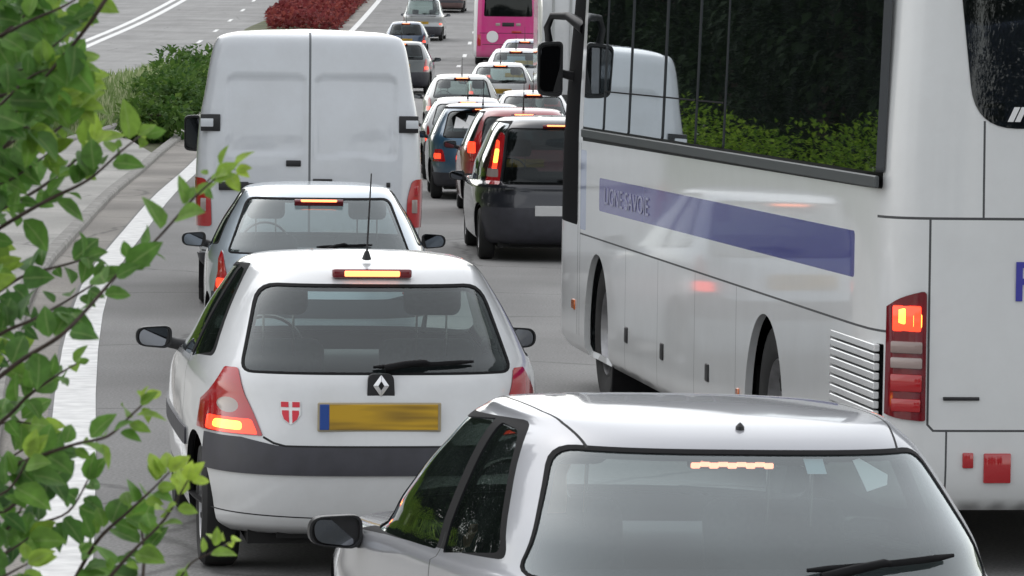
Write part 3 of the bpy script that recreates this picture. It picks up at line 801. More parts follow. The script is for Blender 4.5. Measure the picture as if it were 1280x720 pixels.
q = on(0, 1.315, .02); b = NB(); add_box(b, (0, 0, 0), (.36, .05, .042), .012, 3); add_box(b, (0, -.012, .0), (.25, .036, .026), .004, 1, mi=1); o = obj('stop_lamp', b, [M['darkred'], M['stop']], T, 40); o.location = q
q = on(-.01, .728, .01)
b = NB(); add_box(b, q + Vector((0, -.004, 0)), (.545, .016, .128), .006, 2); obj('plate_surround', b, mat('plate_surround', (.35, .3, .2), .4), T)
b = NB(); add_box(b, q + Vector((.018, -.013, 0)), (.48, .006, .112), .002, 1); obj('licence_plate', b, M['plate'], T)
b = NB(); add_box(b, q + Vector((-.242, -.0132, 0)), (.042, .006, .112), .002, 1); obj('plate_blue_band', b, M['plate_blue'], T)
q = on(0, .865, .0); b = NB(); add_prism(b, rp([(-.062, -.055, .02), (.062, -.055, .02), (.056, .052, .03), (-.056, .052, .03)]), -.016, .02); o = obj('badge_base', b, M['plastic'], T, 40); o.location = q
b = NB(); outer = [(0, .046), (.033, 0), (0, -.046), (-.033, 0)]; inner = [(a * .38, c * .42) for a, c in outer]
for i in range(4):
    j = (i + 1) % 4
    A = [b.verts.new((*p, 0)) for p in ((outer[i][0], -.018), (outer[j][0], -.018), (inner[j][0], -.018), (inner[i][0], -.018))]
    A[0].co = (outer[i][0], -.018, outer[i][1]); A[1].co = (outer[j][0], -.018, outer[j][1]); A[2].co = (inner[j][0], -.026, inner[j][1]); A[3].co = (inner[i][0], -.026, inner[i][1])
    b.faces.new(A)
bmesh.ops.recalc_face_normals(b, faces=b.faces[:]); bmesh.ops.solidify(b, geom=b.faces[:], thickness=-.004)
o = obj('diamond_emblem', b, mat('emblem_metal', (.85, .85, .86), .25, .6), T); o.location = q
# shield sticker
SR = mat('sticker_red', (.6, .02, .04), .4)
cx, cz = -.395, .745
b = patch([(cx + a, cz + c) for a, c in ((-.043, .048), (.043, .048), (.043, -.01), (.022, -.038), (0, -.052), (-.022, -.038), (-.043, -.01))], .004); o = obj('shield_sticker', b, M['white_mark'], T)
b = NB()
for pl_ in ([(-.040, .045), (-.008, .045), (-.008, .022), (-.040, .022)], [(.008, .045), (.040, .045), (.040, .022), (.008, .022)], [(-.036, .008), (-.007, .008), (-.007, -.046), (-.028, -.03), (-.036, -.008)], [(.007, .008), (.036, .008), (.036, -.008), (.028, -.03), (.007, -.046)]):
    q2 = patch([(cx + a, cz + c) for a, c in pl_], .006)
    vs = [b.verts.new(v.co) for v in q2.verts]; b.faces.new(vs); q2.free()
obj('shield_emblem', b, SR, o)
wiper(H, T, (-.03, .935), (.42, .955), (.02, .925), .012)
b = NB(); add_tube(b, [(0, .80, 1.385), (0, .79, 1.42)], [.022, .01], 8); add_tube(b, [(0, .79, 1.42), (.0, .62, 1.78)], [.005, .003], 6); obj('antenna', b, M['plastic'], T, 60)
# ------------------------------------------------------------------ silver hatchback in front of the camera
def near_extra(H, T):
    for sd in ('left', 'right'):
        H.line('seam', [(1.16, .9), (1.17, .60), (1.25, .36), (2.6, .34), (2.7, .60), (2.55, .90)], .008, sd)
    for sg in (-1, 1): H.line('seam', [(sg * .47, .62), (sg * .50, .8), (sg * .515, 1.0), (sg * .515, 1.4), (sg * .505, 1.7), (sg * .48, 1.85)], .008, 'top')
    H.line('seam', [(-.60, .60), (.60, .60)], .008)
NG = glassm('near_rear_glass', (.68, .76, .77), .17, 1.1, haze=.09)
T1, H1, on1, patch1 = hatch((.795, 11.7, 0), .222, 'silver hatchback nearest to the camera, its roof and large rear window below', HB, name='silver_hatchback', paintm=SILVER, glass=NG, L=3.7, Wd=1.66, H=1.316, q=1.085, zb=.87, rk=.95, mz=-.09, rake=.035, lampy=-.2, frame=1.012, res=.032, brake=False, wip=False, antenna=False, extra=near_extra, lit=True,
    win=[(-.70, .87, .04), (.70, .87, .04), (.55, 1.206, .055), (-.55, 1.206, .055)], roll=R(1.0))
q = on1(-.055, 1.196, -.03); b = NB(); add_box(b, (0, 0, 0), (.25, .04, .022), .004, 1); o = obj('stop_lamp_housing', b, M['darkred'], T1); o.location = q + Vector((0, .04, 0))
b = NB()
for k in range(9): add_box(b, (-.11 + k * .0275, -.022, (.003 if k % 2 else -.002)), (.0285, .006, .017), .003, 1)
obj('lit_strip', b, emis('lit_stop_leds', (.9, .3, .2), (1, .33, .2), 2.4), o)
def gpatch(poly, m, nm): return obj(nm, patch1(poly, -.014), m, T1)
gpatch([(.31, 1.20), (.335, 1.205), (.415, 1.16), (.40, 1.135), (.325, 1.12)], mat('faded_sticker', (.62, .66, .64), .6), 'window_sticker')
gpatch([(.155, 1.205), (.215, 1.205), (.215, 1.165), (.155, 1.165)], mat('pale_sticker', (.45, .56, .58), .6), 'window_sticker')
wiper(H1, T1, (.06, .905), (.52, .935), (.10, .88), .02)
b = NB(); add_lathe(b, [(-.004, .014), (.008, .013), (.016, .006), (.02, .001)], 'z', 12, H1.bvh.ray_cast(Vector((0, .66, 3)), Vector((0, 0, -1)))[0]); obj('washer_nozzle', b, M['plastic'], T1)
# ------------------------------------------------------------------ pale silver hatchback
T3, H3, on3, patch3 = hatch((-1.31, 28.8, 0), .065, 'pale silver-blue hatchback with clear rear window, between the white hatchback and the white van', HB, name='silver_hatchback', paintm=SILVER2, glass=glassm('pale_rear_glass', (.6, .68, .70), .14, 1.0, haze=.10), L=3.72, Wd=1.6, H=1.375, zb=.91, res=.045, antenna=False, wip=True,
    win=[(-.62, .91, .03), (.62, .91, .03), (.485, 1.265, .05), (-.485, 1.265, .05)], stop_z=1.235, extra=lambda H, T: H.line('seam', [(-.60, .60), (.60, .60)], .008))
# ------------------------------------------------------------------ white panel van
def vrows():
    L = 5.4
    return [(.35, .22, L - .3, .88, 7, 0, 0), (.45, .06, L - .1, .95, 8, 0, 0), (.62, .02, L, .975, 9, 0, 0), (.9, 0, L - .05, .99, 9, 0, 0), (1.15, .01, L - .3, .993, 9, 0, 0), (1.4, .025, L - .9, .985, 9, 0, 0), (1.68, .05, L - 1.35, .962, 9, 0, 0), (1.95, .085, L - 1.7, .915, 8, 0, 0),
            (2.2, .115, L - 1.95, .875, 9, 0, 0), (2.36, .14, L - 2.1, .838, 8, .0, 0), (2.415, .165, L - 2.2, .81, 7, .0, 0), (2.45, .23, L - 2.35, .74, 7, .0, 0), (2.478, .4, L - 2.6, .58, 6, 0, 0), (2.50, 1.0, L - 3, .1, 4, 0, 0)]
def sdf(px, pz, cx, cz, hx, hz, r):
    qx, qz = abs(px - cx) - hx + r, abs(pz - cz) - hz + r
    return math.hypot(max(qx, 0), max(qz, 0)) + min(max(qx, qz), 0) - r
def vemb(co):
    x, y, z = co
    if y < .5 and .9 < z < 2.3:
        d = 0
        for cx, hx, zb_, zt in ((-.38, .345, 1.40, 2.08), (.40, .355, 1.33, 2.08)):
            zl = zb_ + (.05 * math.sin(x * 4) if cx > 0 else .03 * x)
            s_ = sdf(x, z, cx, (zl + zt) / 2, hx, (zt - zl) / 2, .07)
            k = min(1, max(0, (.004 - s_) / .017)); k = k * k * (3 - 2 * k); d += .015 * k
        # shallow dents from use
        for dx, dz, dr, da in ((-.42, 1.42, .16, .016), (-.20, 1.48, .10, .008), (.55, 1.5, .14, .007), (-.6, 1.75, .2, .006)):
            q = ((x - dx) ** 2 + (2.2 * (z - dz)) ** 2) / dr ** 2
            if q < 4: d += .6 * da * math.exp(-q)
        return (x, y + d, z)
    return co
TV = empty('white_van', (-1.78, 37, 0), .068, 'tall white panel van with dented windowless rear doors', 'van'); TV.scale = (1, 1, .981)
HV = Hull(vrows(), step=.025, rear=.022, side=.2, m=30, mf=5, emboss=vemb, nf=5)
for sd in ('left', 'right'):
    for cy in (.95, 4.4): HV.paint('hole', arch_poly(cy, .36, .40, .1), sd, force=True)
HV.line('door_gap', [(0, .50), (0, 2.46)], .02); VG = mat('van_door_gap', (.16, .17, .18), .7)
HV.line('seam', [(-.93, .52), (.93, .52)], .012)
vl = rp([(-1.1, .74), (-.845, .74, .03), (-.855, 1.0, .05), (-.90, 1.17, .05), (-1.1, 1.17)], .01)
HV.paint('lamp_l', vl, 'rear', .3); HV.paint('lamp_r', mir(vl), 'rear', .3); HV.paint('bumper', [(-2, .2), (2, .2), (2, .50), (-2, .50)], 'rear', .3)
HV.paint('windscreen', rp([(-.8, 1.35), (.8, 1.35), (.7, 2.1), (-.7, 2.1)], .08), 'front')
for sd in ('left', 'right'):
    HV.paint('side_window_' + sd, rp([(3.05, 1.30), (4.1, 1.22), (3.45, 1.95), (3.05, 1.95)], .06), sd)
    HV.line('seam', [(2.9, .5), (2.9, 2.05), (3.4, 2.05), (4.2, 1.2), (4.2, .6)], .012, sd)
    HV.line('seam', [(1.45, .45), (1.45, 2.1), (2.8, 2.1), (2.8, .45)], .010, sd); HV.line('seam', [(.2, 1.15), (2.85, 1.15)], .014, sd)
HV.emit({'': VANW, 'seam': M['seam'], 'door_gap': VG}, 'body', TV, rim=.02, rimmat=M['seam'])
HV.emit({'bumper': M['bumper']}, 'rear_bumper', TV, off=.02, rim=.03, rimmat=M['bumper'])
for nm in ('side_window_left', 'side_window_right', 'windscreen'): HV.emit({nm: M['glass_dark']}, 'windscreen' if nm == 'windscreen' else 'cab_window', TV)
HV.emit({'': M['trim'], 'seam': M['trim']}, 'interior_lining', TV, off=-.04)
for k in ('lamp_l', 'lamp_r'): HV.emit({k: M['red']}, 'tail_lamp', TV, off=.012, rim=.02, rimmat=M['darkred'])
def hon(H, x, z, o=0):
    r = H.bvh.ray_cast(Vector((x, -3, z)), Vector((0, 1, 0))); return r[0] + H.normal(r[0]) * o
def vbox(nm, x, z, w, h, t, m, H=HV, T=TV, bev=.006):
    b = NB(); add_box(b, hon(H, x, z), (w, t, h), bev, 2); return obj(nm, b, m, T, 40)
for sg in (-1, 1):
    vbox('lamp_reflector', sg * .915, .93, .065, .12, .05, M['clear']); vbox('lamp_reflector', sg * .93, 1.07, .05, .09, .05, M['red'])
    vbox('hinge_recess', sg * .865, 1.66, .17, .15, .08, M['plastic']); vbox('door_hinge', sg * .895, 1.66, .11, .075, .12, VANW)
    door_mirror(TV, sg * .95, 4.0, 1.47, sg, size=(.15, .36))
vbox('door_handle', -.14, 1.305, .13, .055, .03, M['plastic']); vbox('number_plate_lamp', .115, 1.14, .17, .06, .05, M['plastic'])
vbox('door_handle', -.66, 1.10, .26, .075, .05, M['plastic']); vbox('door_bar', -.32, 1.115, .45, .022, .035, M['plastic'])
vbox('lock_button', .69, 1.12, .035, .045, .02, M['plastic']); vbox('licence_plate', .38, .66, .50, .11, .012, M['plate_w'], bev=.002)
for cy in (.95, 4.4):
    for sg in (-1, 1): wheel(TV, sg * .86, cy, .335, .2, sg, detail=False)
b = NB(); add_box(b, (0, 2.7, .48), (1.5, 4.9, .25)); add_box(b, (0, 2.7, .62), (1.85, 2.6, .3)); obj('underbody', b, M['under'], TV)
for sg in (-1, 1):
    b = NB(); add_box(b, (sg * .86, .52, .33), (.2, .02, .34), .004, 1); obj('mud_flap', b, M['rubber'], TV)
# ------------------------------------------------------------------ white coach
CL, CW = 10.9, 1.25
TC = empty('white_coach', (1.66 + .99 * 1.25, 18.9 + .127 * 1.25, 0), R(7.3), 'long white coach with mirror-dark side windows and a blue stripe', 'coach')
crow = [(.30, .06, CL - .1, CW - .04, 14, 0, 0), (.36, .02, CL - .02, CW - .005, 14, 0, 0), (.50, 0, CL, CW, 14, 0, 0), (.64, 0, CL, CW, 14, 0, 0), (1.1, .005, CL, CW, 14, 0, 0), (1.6, .01, CL - .03, CW, 14, 0, 0), (1.74, .015, CL - .06, CW - .001, 14, 0, 0), (2.4, .03, CL - .2, CW - .028, 13, 0, 0), (3.0, .06, CL - .4, CW - .06, 12, 0, 0), (3.2, .18, CL - .5, CW - .10, 9, 0, 0),
        (3.33, .26, CL - .62, CW - .17, 8, 0, 0), (3.42, .4, CL - .8, CW - .34, 7, 0, 0), (3.47, .7, CL - 1.1, CW - .65, 6, 0, 0), (3.5, 1.2, CL - 1.6, .1, 4, 0, 0)]
HC = Hull(crow, step=.09, rear=.06, side=.20, m=34, mf=26, nf=10)
FAX, RAX = 8.72, 2.84
for sd in ('left', 'right'):
    for cy in (FAX, RAX): HC.paint('hole', arch_poly(cy, .47, .53, .1, 28), sd, force=True)
    HC.paint('band', rp([(.20, 1.74, .02), (9.44, 1.72, .02), (9.44, 3.06, .05), (.26, 3.10, .05)]), sd)
    HC.paint('front_band', rp([(9.62, 1.15, .05), (10.85, 1.15, .05), (10.7, 3.0, .05), (9.62, 3.06, .05)]), sd)
    HC.line('seam', [(.12, 1.10), (9.5, 1.10)], .011, sd)
    HC.line('seam', [(9.60, .42), (9.60, 1.7)], .014, sd); HC.line('seam', [(9.5, .42), (9.5, 1.7)], .012, sd)
    for yy in (3.65, 4.95, 6.25, 7.5): HC.line('seam', [(yy, .34), (yy, 1.09)], .007, sd)
    HC.paint('grille_' + sd, rp([(.16, .70), (1.16, .70), (1.16, 1.04), (.16, 1.04)], .01), sd)
HC.paint('stripe', rp([(.64, 1.315), (8.65, 1.285), (8.65, 1.50), (.64, 1.53)], .03), 'left')
HC.paint('door_mark', rp([(9.24, 1.13), (9.5, 1.13), (9.5, 1.66), (9.24, 1.66)], .03), 'left')
HC.line('seam', [(-1.26, 1.615), (1.26, 1.615)], .012, ylim=.25)
HC.line('seam', [(-1.25 + .455, 1.62), (-1.25 + .455, 2.05)], .010); HC.line('seam', [(1.25 - .455, 1.62), (1.25 - .455, 2.05)], .010)
HC.line('seam', rp([(-1.25 + .215, 1.61), (-1.25 + .215, .665, .04), (1.25 - .215, .665, .04), (1.25 - .215, 1.61)], .0)[0:1] + [(-1.035, .69), (-1.01, .663), (1.01, .663), (1.035, .69), (1.035, 1.61)], .010)
for sg in (-1, 1): HC.line('seam', [(sg * .95, .655), (sg * .95, .31)], .009)
HC.paint('rear_window', rp([(-1.25 + .41, 2.02, .19), (1.25 - .41, 2.02, .19), (.96, 3.1, .1), (-.96, 3.1, .1)], .1, 8))
cl = rp([(-1.30, .705), (-1.045, .705, .015), (-1.045, 1.29, .03), (-1.16, 1.265, .12), (-1.30, 1.18, .1)], .01, 6)
cl = rp([(-1.245, .76, .02), (-1.17, .715, .04), (-1.045, .705, .012), (-1.045, 1.293, .03), (-1.17, 1.255, .10), (-1.243, 1.14, .08)], .02, 6)
HC.paint('lamp_l', cl, 'rear', .13); HC.paint('lamp_r', mir(cl), 'rear', .13)
HC.paint('windscreen', rp([(-1.1, 1.1), (1.1, 1.1), (1.05, 3.1), (-1.05, 3.1)], .1), 'front')
# stripe paint: blue vinyl, paler and dotted towards the front
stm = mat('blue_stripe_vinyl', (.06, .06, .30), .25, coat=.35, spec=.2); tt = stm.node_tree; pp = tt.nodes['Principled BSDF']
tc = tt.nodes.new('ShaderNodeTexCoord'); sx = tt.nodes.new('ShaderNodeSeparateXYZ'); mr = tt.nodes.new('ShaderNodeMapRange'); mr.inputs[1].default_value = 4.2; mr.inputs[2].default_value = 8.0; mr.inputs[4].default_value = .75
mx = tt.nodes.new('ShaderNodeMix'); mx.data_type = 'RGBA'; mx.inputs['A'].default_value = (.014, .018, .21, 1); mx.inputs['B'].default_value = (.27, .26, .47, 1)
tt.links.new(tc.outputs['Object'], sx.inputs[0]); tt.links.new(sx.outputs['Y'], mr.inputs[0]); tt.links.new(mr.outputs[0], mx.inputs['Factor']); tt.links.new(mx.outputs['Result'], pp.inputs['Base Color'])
BLK = mat('black_window_band', (.012, .013, .014), .5, spec=.25); FBL = mat('black_front_pillar', (.006, .006, .007), .8, spec=.05)
DM = mat('door_lettering_blue', (.42, .48, .66), .35, coat=1)
CSM = mat('coach_panel_gap', (.07, .072, .075), .8)
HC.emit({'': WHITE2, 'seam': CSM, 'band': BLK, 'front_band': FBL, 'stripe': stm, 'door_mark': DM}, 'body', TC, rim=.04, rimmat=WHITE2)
for sd in ('left', 'right'): HC.emit({'grille_' + sd: M['under']}, 'grille_opening', TC, off=-.03)
HC.emit({'rear_window': glassm('coach_rear_glass', (.10, .10, .14), .05)}, 'rear_window', TC, off=.004, rim=.01, rimmat=BLK)
HC.emit({'windscreen': M['glass_dark']}, 'windscreen', TC)
for k in ('lamp_l', 'lamp_r'): HC.emit({k: M['darkred']}, 'tail_lamp', TC, off=.014, rim=.03, rimmat=M['rubber'])
LAT = [o for o in TC.children if o.name.startswith('tail_lamp')]
for o, sg in zip(LAT, (-1, 1)):
    def cb(nm, s0, z0, w_, h_, m, t=.02):
        b = NB(); q = hon(HC, sg * (1.25 - s0), z0, .012); nrm = HC.normal(q); add_box(b, (0, 0, 0), (w_, t, h_), .008, 2, Matrix.Rotation(math.atan2(nrm.x, -nrm.y), 3, 'Z')); x = obj(nm, b, m, o, 40); x.location = q
    cb('lit_bulb', .105, 1.175, .05, .075, M['hot']); cb('lit_bulb', .165, 1.155, .045, .065, M['hot']); cb('lit_segment', .125, 1.165, .135, .115, M['lit'], .014)
    cb('clear_segment', .125, 1.035, .15, .055, mat('smoked_lens', (.30, .22, .20), .2, coat=1)); cb('clear_segment', .125, .965, .15, .05, mat('smoked_lens', (.36, .28, .26), .2, coat=1)); cb('red_segment', .125, .875, .15, .08, M['red'], .014)
    cb('red_segment', .125, .775, .14, .06, M['red'], .014)
for sg in (-1, 1):
    b = NB()
    for k in range(8):
        z = .722 + k * .043; add_box(b, (sg * (CW - .012), .66, z), (.028, .98, .033), .004, 1, Matrix.Rotation(0, 3, 'Y'))
    obj('louvre_grille', b, WHITE2, TC)
# side panes, each set a hair differently in its rubber
PB = [.17, 4.1, 5.0, 6.15, 7.45, 8.5, 9.42]
tw = [.08, .40, .45, .40, .45, .38]; tl = [1.9, 2.0, 1.9, 1.85, 1.8, 1.9]
PGL = glassm('mirror_tinted_side_glass', (.05, .055, .05), .12, 1.25); SEAL = mat('grey_pane_seal', (.06, .065, .07), .6)
for sg in (-1, 1):
    for i, (a, c) in enumerate(zip(PB, PB[1:])):
        b = NB(); ww = (c - a) / 2 - .004; zc, hh = 2.415, .60
        poly = rp([(-ww, -hh), (ww, -hh), (ww, hh), (-ww, hh)], .02, 3)
        A = [b.verts.new((0, p, q)) for p, q in poly]; B = [b.verts.new((-sg * .04, p, q)) for p, q in poly]
        b.faces.new(A); b.faces.new(B[::-1])
        for k in range(len(A)):
            f = b.faces.new((A[k], A[k - 1], B[k - 1], B[k])); f.material_index = 1
        bmesh.ops.recalc_face_normals(b, faces=b.faces[:])
        o = obj('side_window', b, [PGL, SEAL], TC); o.location = (sg * (CW - .029 + .013), (a + c) / 2, zc)
        o.rotation_euler = (0, R(-sg * tl[i]), R(sg * tw[i]))
        if i in (1, 2, 3, 4):
            b = NB(); add_box(b, (sg * .002, 0, 2.06 - zc), (.006, 2 * ww, .009)); obj('sliding_bar', b, M['rubber'], o)
RS = mat('grey_rubber_strip', (.06, .068, .07), .5)
for sg in (-1, 1):
    b = NB(); add_box(b, (sg * (CW + .002), 4.80, 1.772), (.02, 9.28, .056), .006, 1); obj('window_rubber_strip', b, RS, TC)
for yy in (4.5, 6.05, 7.42):
    b = NB(); add_box(b, (-CW - .002, yy, .565), (.016, .10, .10), .01, 2); obj('hatch_handle', b, M['plastic'], TC, 40)
b = NB(); add_box(b, (-CW - .003, 3.55, .53), (.014, .07, .06), .006, 1); obj('side_marker', b, M['orange'], TC, 40)
b = NB(); add_box(b, (-CW - .003, 9.75, .61), (.014, .14, .07), .006, 1); obj('side_marker', b, M['orange'], TC, 40)
for (s0, z0, w_, h_) in ((.40, .53, .05, .07), (.535, .495, .125, .135)):
    for sg in (-1, 1): vbox('reflector', sg * (1.25 - s0), z0, w_, h_, .024, M['red'], HC, TC)
vbox('hatch_handle', -.885, .808, .165, .016, .02, M['plastic'], HC, TC, .003)
text_obj('rear_window_lettering', 'INTEGRO', .085, M['white_mark'], TC, hon(HC, -.70, 2.055) + Vector((0, -.03, 0)), (R(90), 0, 0), shear=.3, bold=.004, sx=1.55)
text_obj('rear_lettering', 'R', .25, mat('blue_lettering', (.05, .05, .35), .4), TC, hon(HC, -.66, 1.25) + Vector((0, -.006, 0)), (R(90), 0, 0), bold=.003)
text_obj('stripe_lettering', 'LIGNE SAVOIE', .155, mat('lavender_lettering', (.34, .34, .50), .3), TC, (-CW - .004, 8.42, 1.34), (R(90), 0, R(-90)), sx=1.85)
for cy in (FAX, RAX):
    for sg in (-1, 1): wheel(TC, sg * (CW - .20), cy, .49, .28, sg, rim=.58, rimmat=M['rim'])
b = NB(); add_box(b, (0, CL / 2, .55), (1.8, CL - .3, .5)); add_box(b, (0, (FAX + RAX) / 2, .5), (2.36, FAX - RAX - 1.15, .38)); add_box(b, (0, 1.2, .55), (2.36, 1.9, .4)); obj('underbody', b, M['under'], TC)
for sg in (-1, 1):
    b = NB(); add_box(b, (sg * 1.06, FAX - .53, .26), (.32, .03, .34), .004, 1, Matrix.Rotation(R(12), 3, 'X')); obj('mud_flap', b, M['rubber'], TC)
for sg in (-1, 1):
    o = door_mirror(TC, sg * (CW + .03), 10.0, 2.19, sg, size=(.17, .38))
    b = NB(); add_tube(b, [(-sg * .20, -.25, .28), (-sg * .10, -.08, .36), (-sg * .01, .03, .36), (sg * .02, .05, .28), (0, .05, .15)], [.05, .03, .025, .025, .03], 8); obj('mirror_bracket', b, M['plastic'], o, 60)
b = NB(); add_box(b, (0, CL / 2, 1.3), (2.2, CL - .8, .06)); obj('floor_panel', b, M['trim'], TC)
# ------------------------------------------------------------------ cars further up the queue
def far(px, Y, W_, H_, col, label, name='hatchback', rz=.03, metal=0, L=3.9, **k):
    x = (px - 640) / FPX * Y
    return hatch((x, Y, gz(Y + 1)), rz, label, k.pop('group', 'cars further up the queue'), name=name, paintm=(col if not isinstance(col, tuple) else paint(name + '_paint', col, metal)), L=L, Wd=W_, H=H_, res=k.pop('res', .10), **k)
BLACK = paint('black_paint', (.010, .012, .02), .1, .3, .02)
def mpv_extra(H, T):
    for s_, P in (('l', lambda p: p), ('r', mir)):
        H.paint('lit_seg' + s_, P(rp([(-.705, .98), (-.655, .98), (-.61, 1.28), (-.64, 1.30)], .02, 3)))
        H.paint('hot_seg' + s_, P(rp([(-.69, 1.05), (-.645, 1.05), (-.62, 1.2), (-.66, 1.2)], .015, 3)))
        H.paint('clear_seg' + s_, P(rp([(-.75, .90), (-.64, .90), (-.64, .99), (-.74, .99)], .015, 3)))
TB, HB_, _o, _p = far(698, 45.3, 1.78, 1.56, BLACK, 'black people carrier with tall lit lamps beside its rear window', 'people_carrier', .06, L=4.4, res=.06, rk=.55, zb=.84, lamp=rp([(-.77, .82), (-.63, .82, .02), (-.56, 1.36, .03), (-.645, 1.40, .05)], .03), lampz=(1.0, 1.25), lampy=.2, bumper='full',
    win=[(-.60, .84, .04), (.60, .84, .04), (.53, 1.42, .06), (-.53, 1.42, .06)], glass=M['glass_dark'], plate='plate_w', pz=.55, antenna=False, lit=False, extra=mpv_extra)
for k_, m_, n_ in (('lit_seg', 'lit', 'lit_lamp_segment'), ('hot_seg', 'hot', 'lit_bulb'), ('clear_seg', 'clear', 'clear_reflector')):
    for s_ in 'lr': HB_.emit({k_ + s_: M[m_]}, n_, TB, off=.006)

far(654, 56.4, 1.68, 1.47, (.36, .02, .035), 'dark red hatchback behind the black people carrier', 'red_hatchback', .05, L=3.9, res=.07, rk=.7, lamp=rp([(-.82, .74), (-.60, .74, .02), (-.55, 1.16, .03), (-.70, 1.16, .05)], .03), lampz=(.85, 1.0), bumper='full', glass=M['glass_dark'], antenna=True)
TBl, HBl, onb, pab = far(603, 62.4, 1.65, 1.43, (.02, .10, .19), 'petrol blue hatchback with a white sticker in its rear window', 'blue_hatchback', .04, metal=.3, res=.07, lamp=rp([(-.86, .56), (-.56, .56, .02), (-.60, .74, .03), (-.86, .74)], .02), lampz=(.6, .68), bumper='low', glass=M['glass_dark'])
o = obj('window_sticker', pab([(-.44, 1.05), (-.16, 1.05), (-.12, 1.22), (-.22, 1.24), (-.26, 1.14), (-.40, 1.22)], .006), M['white_mark'], TBl)
b = NB(); add_box(b, onb(0, 1.31, .05), (1.15, .16, .03), .01, 2); obj('spoiler', b, M['plastic'], TBl)
WG = glassm('far_car_glass', (.55, .66, .63), .08)
far(583, 70.7, 1.62, 1.40, WHITE, 'white hatchback half hidden behind the petrol blue one', glass=WG)
far(665, 78, 1.62, 1.38, WHITE, 'small white hatchback seen just above the red car roof', glass=WG)
far(575, 88, 1.66, 1.42, paint('cream_paint', (.72, .74, .72)), 'white hatchback with wide greenish rear window in the middle lane', glass=WG)
far(622, 95.5, 1.60, 1.40, WHITE, 'white hatchback with pale green rear window, third from the pink bus', glass=WG, rz=0)
far(641, 106, 1.66, 1.42, WHITE, 'white hatchback with bright roof, second from the pink bus', glass=WG, rz=-.01)
far(652, 120, 1.66, 1.42, (.30, .36, .45), 'grey-blue hatchback right behind the pink bus', name='grey_hatchback', metal=.3, glass=WG, rz=-.01)
far(497, 113, 1.66, 1.42, (.07, .085, .09), 'dark grey hatchback just beyond the white van', name='dark_hatchback', metal=.3, rz=-.02, lamp=rp([(-.86, .60), (-.60, .60, .02), (-.66, .95, .03), (-.86, .95)], .02), glass=M['glass_dark'], bumper='full')
far(503, 156, 1.66, 1.44, (.06, .10, .17), 'dark blue hatchback behind the silver leisure van', name='blue_hatchback', metal=.3, rz=-.02, glass=M['glass_dark'])
# silver leisure van and the dark car beside it
far(524, 177, 1.78, 1.80, (.42, .44, .46), 'silver leisure van high up the far left lane', name='leisure_van', metal=.4, L=4.2, rk=.25, zb=1.08, win=[(-.68, 1.08, .05), (.68, 1.08, .05), (.62, 1.66, .08), (-.62, 1.66, .08)], bumper='full', cat='van', rz=-.03, glass=WG, lamp=rp([(-.95, .62), (-.76, .62, .02), (-.76, 1.05, .03), (-.95, 1.05)], .02), stop_z=1.72)
far(556, 212, 1.7, 1.45, (.10, .03, .04), 'dark maroon car ahead of the silver leisure van', name='maroon_car', metal=.3, rz=-.03, glass=M['glass_dark'])
# pink bus
PK = paint('magenta_paint', (.62, .02, .22), 0, .35)
TP = empty('pink_bus', (-.25, 150, gz(151)), -.02, 'magenta and white town bus far ahead at the top', 'bus')
prow = [(.28, .05, 11.4, 1.15, 12, 0, 0), (.4, 0, 11.5, 1.24, 12, 0, 0), (1.4, 0, 11.5, 1.25, 12, 0, 0), (2.6, .03, 11.4, 1.22, 12, 0, 0), (2.9, .08, 11.3, 1.15, 9, 0, 0), (3.02, .25, 11, .9, 8, 0, 0), (3.06, .8, 10, .2, 5, 0, 0)]
HP = Hull(prow, step=.15, rear=.15, side=.6, m=34, mf=26)
HP.paint('pink', [(-1.12, .3), (1.3, .3), (1.3, 3.0), (-1.06, 3.0)]); HP.paint('rear_window', rp([(-.86, 1.74), (.86, 1.74), (.82, 2.6), (-.82, 2.6)], .08))
for sd in ('left', 'right'):
    HP.paint('side_window_' + sd, rp([(.5, 1.5), (11, 1.5), (11, 2.5), (.5, 2.5)], .08), sd)
    for cy in (2.6, 8.6): HP.paint('hole', arch_poly(cy, .48, .55, .1), sd, force=True)
HP.line('seam', [(-1.0, 1.15), (1.0, 1.15)], .02); HP.line('seam', [(-.9, .75), (.9, .75)], .02)
HP.emit({'': WHITE, 'pink': PK, 'seam': M['seam']}, 'body', TP, rim=.04, rimmat=M['seam'])
HP.emit({'rear_window': M['glass_dark']}, 'rear_window', TP, off=.003); [HP.emit({'side_window_' + sd: M['glass_dark']}, 'side_window', TP, off=.003) for sd in ('left', 'right')]
HP.emit({'': M['trim'], 'pink': M['trim']}, 'interior_lining', TP, off=-.05)
b = NB(); add_lathe(b, [(-.02, .001), (-.02, .2), (0, .21)], 'y', 20, hon(HP, -.55, 1.02)); obj('round_emblem', b, M['white_mark'], TP)
vbox('number_plate', .1, .72, .5, .11, .03, M['plate_w'], HP, TP)
for sg in (-1, 1): vbox('tail_lamp', sg * 1.02, .9, .12, .4, .04, M['red'], HP, TP); vbox('round_reflector', sg * .36, 1.46, .16, .1, .03, M['clear'], HP, TP)
vbox('stop_lamp', .3, 1.2, .35, .08, .03, M['red'], HP, TP); vbox('engine_grille', .0, 1.46, .42, .14, .02, M['plastic'], HP, TP)
for cy in (2.6, 8.6):
    for sg in (-1, 1): wheel(TP, sg * 1.08, cy, .48, .28, sg, detail=False)
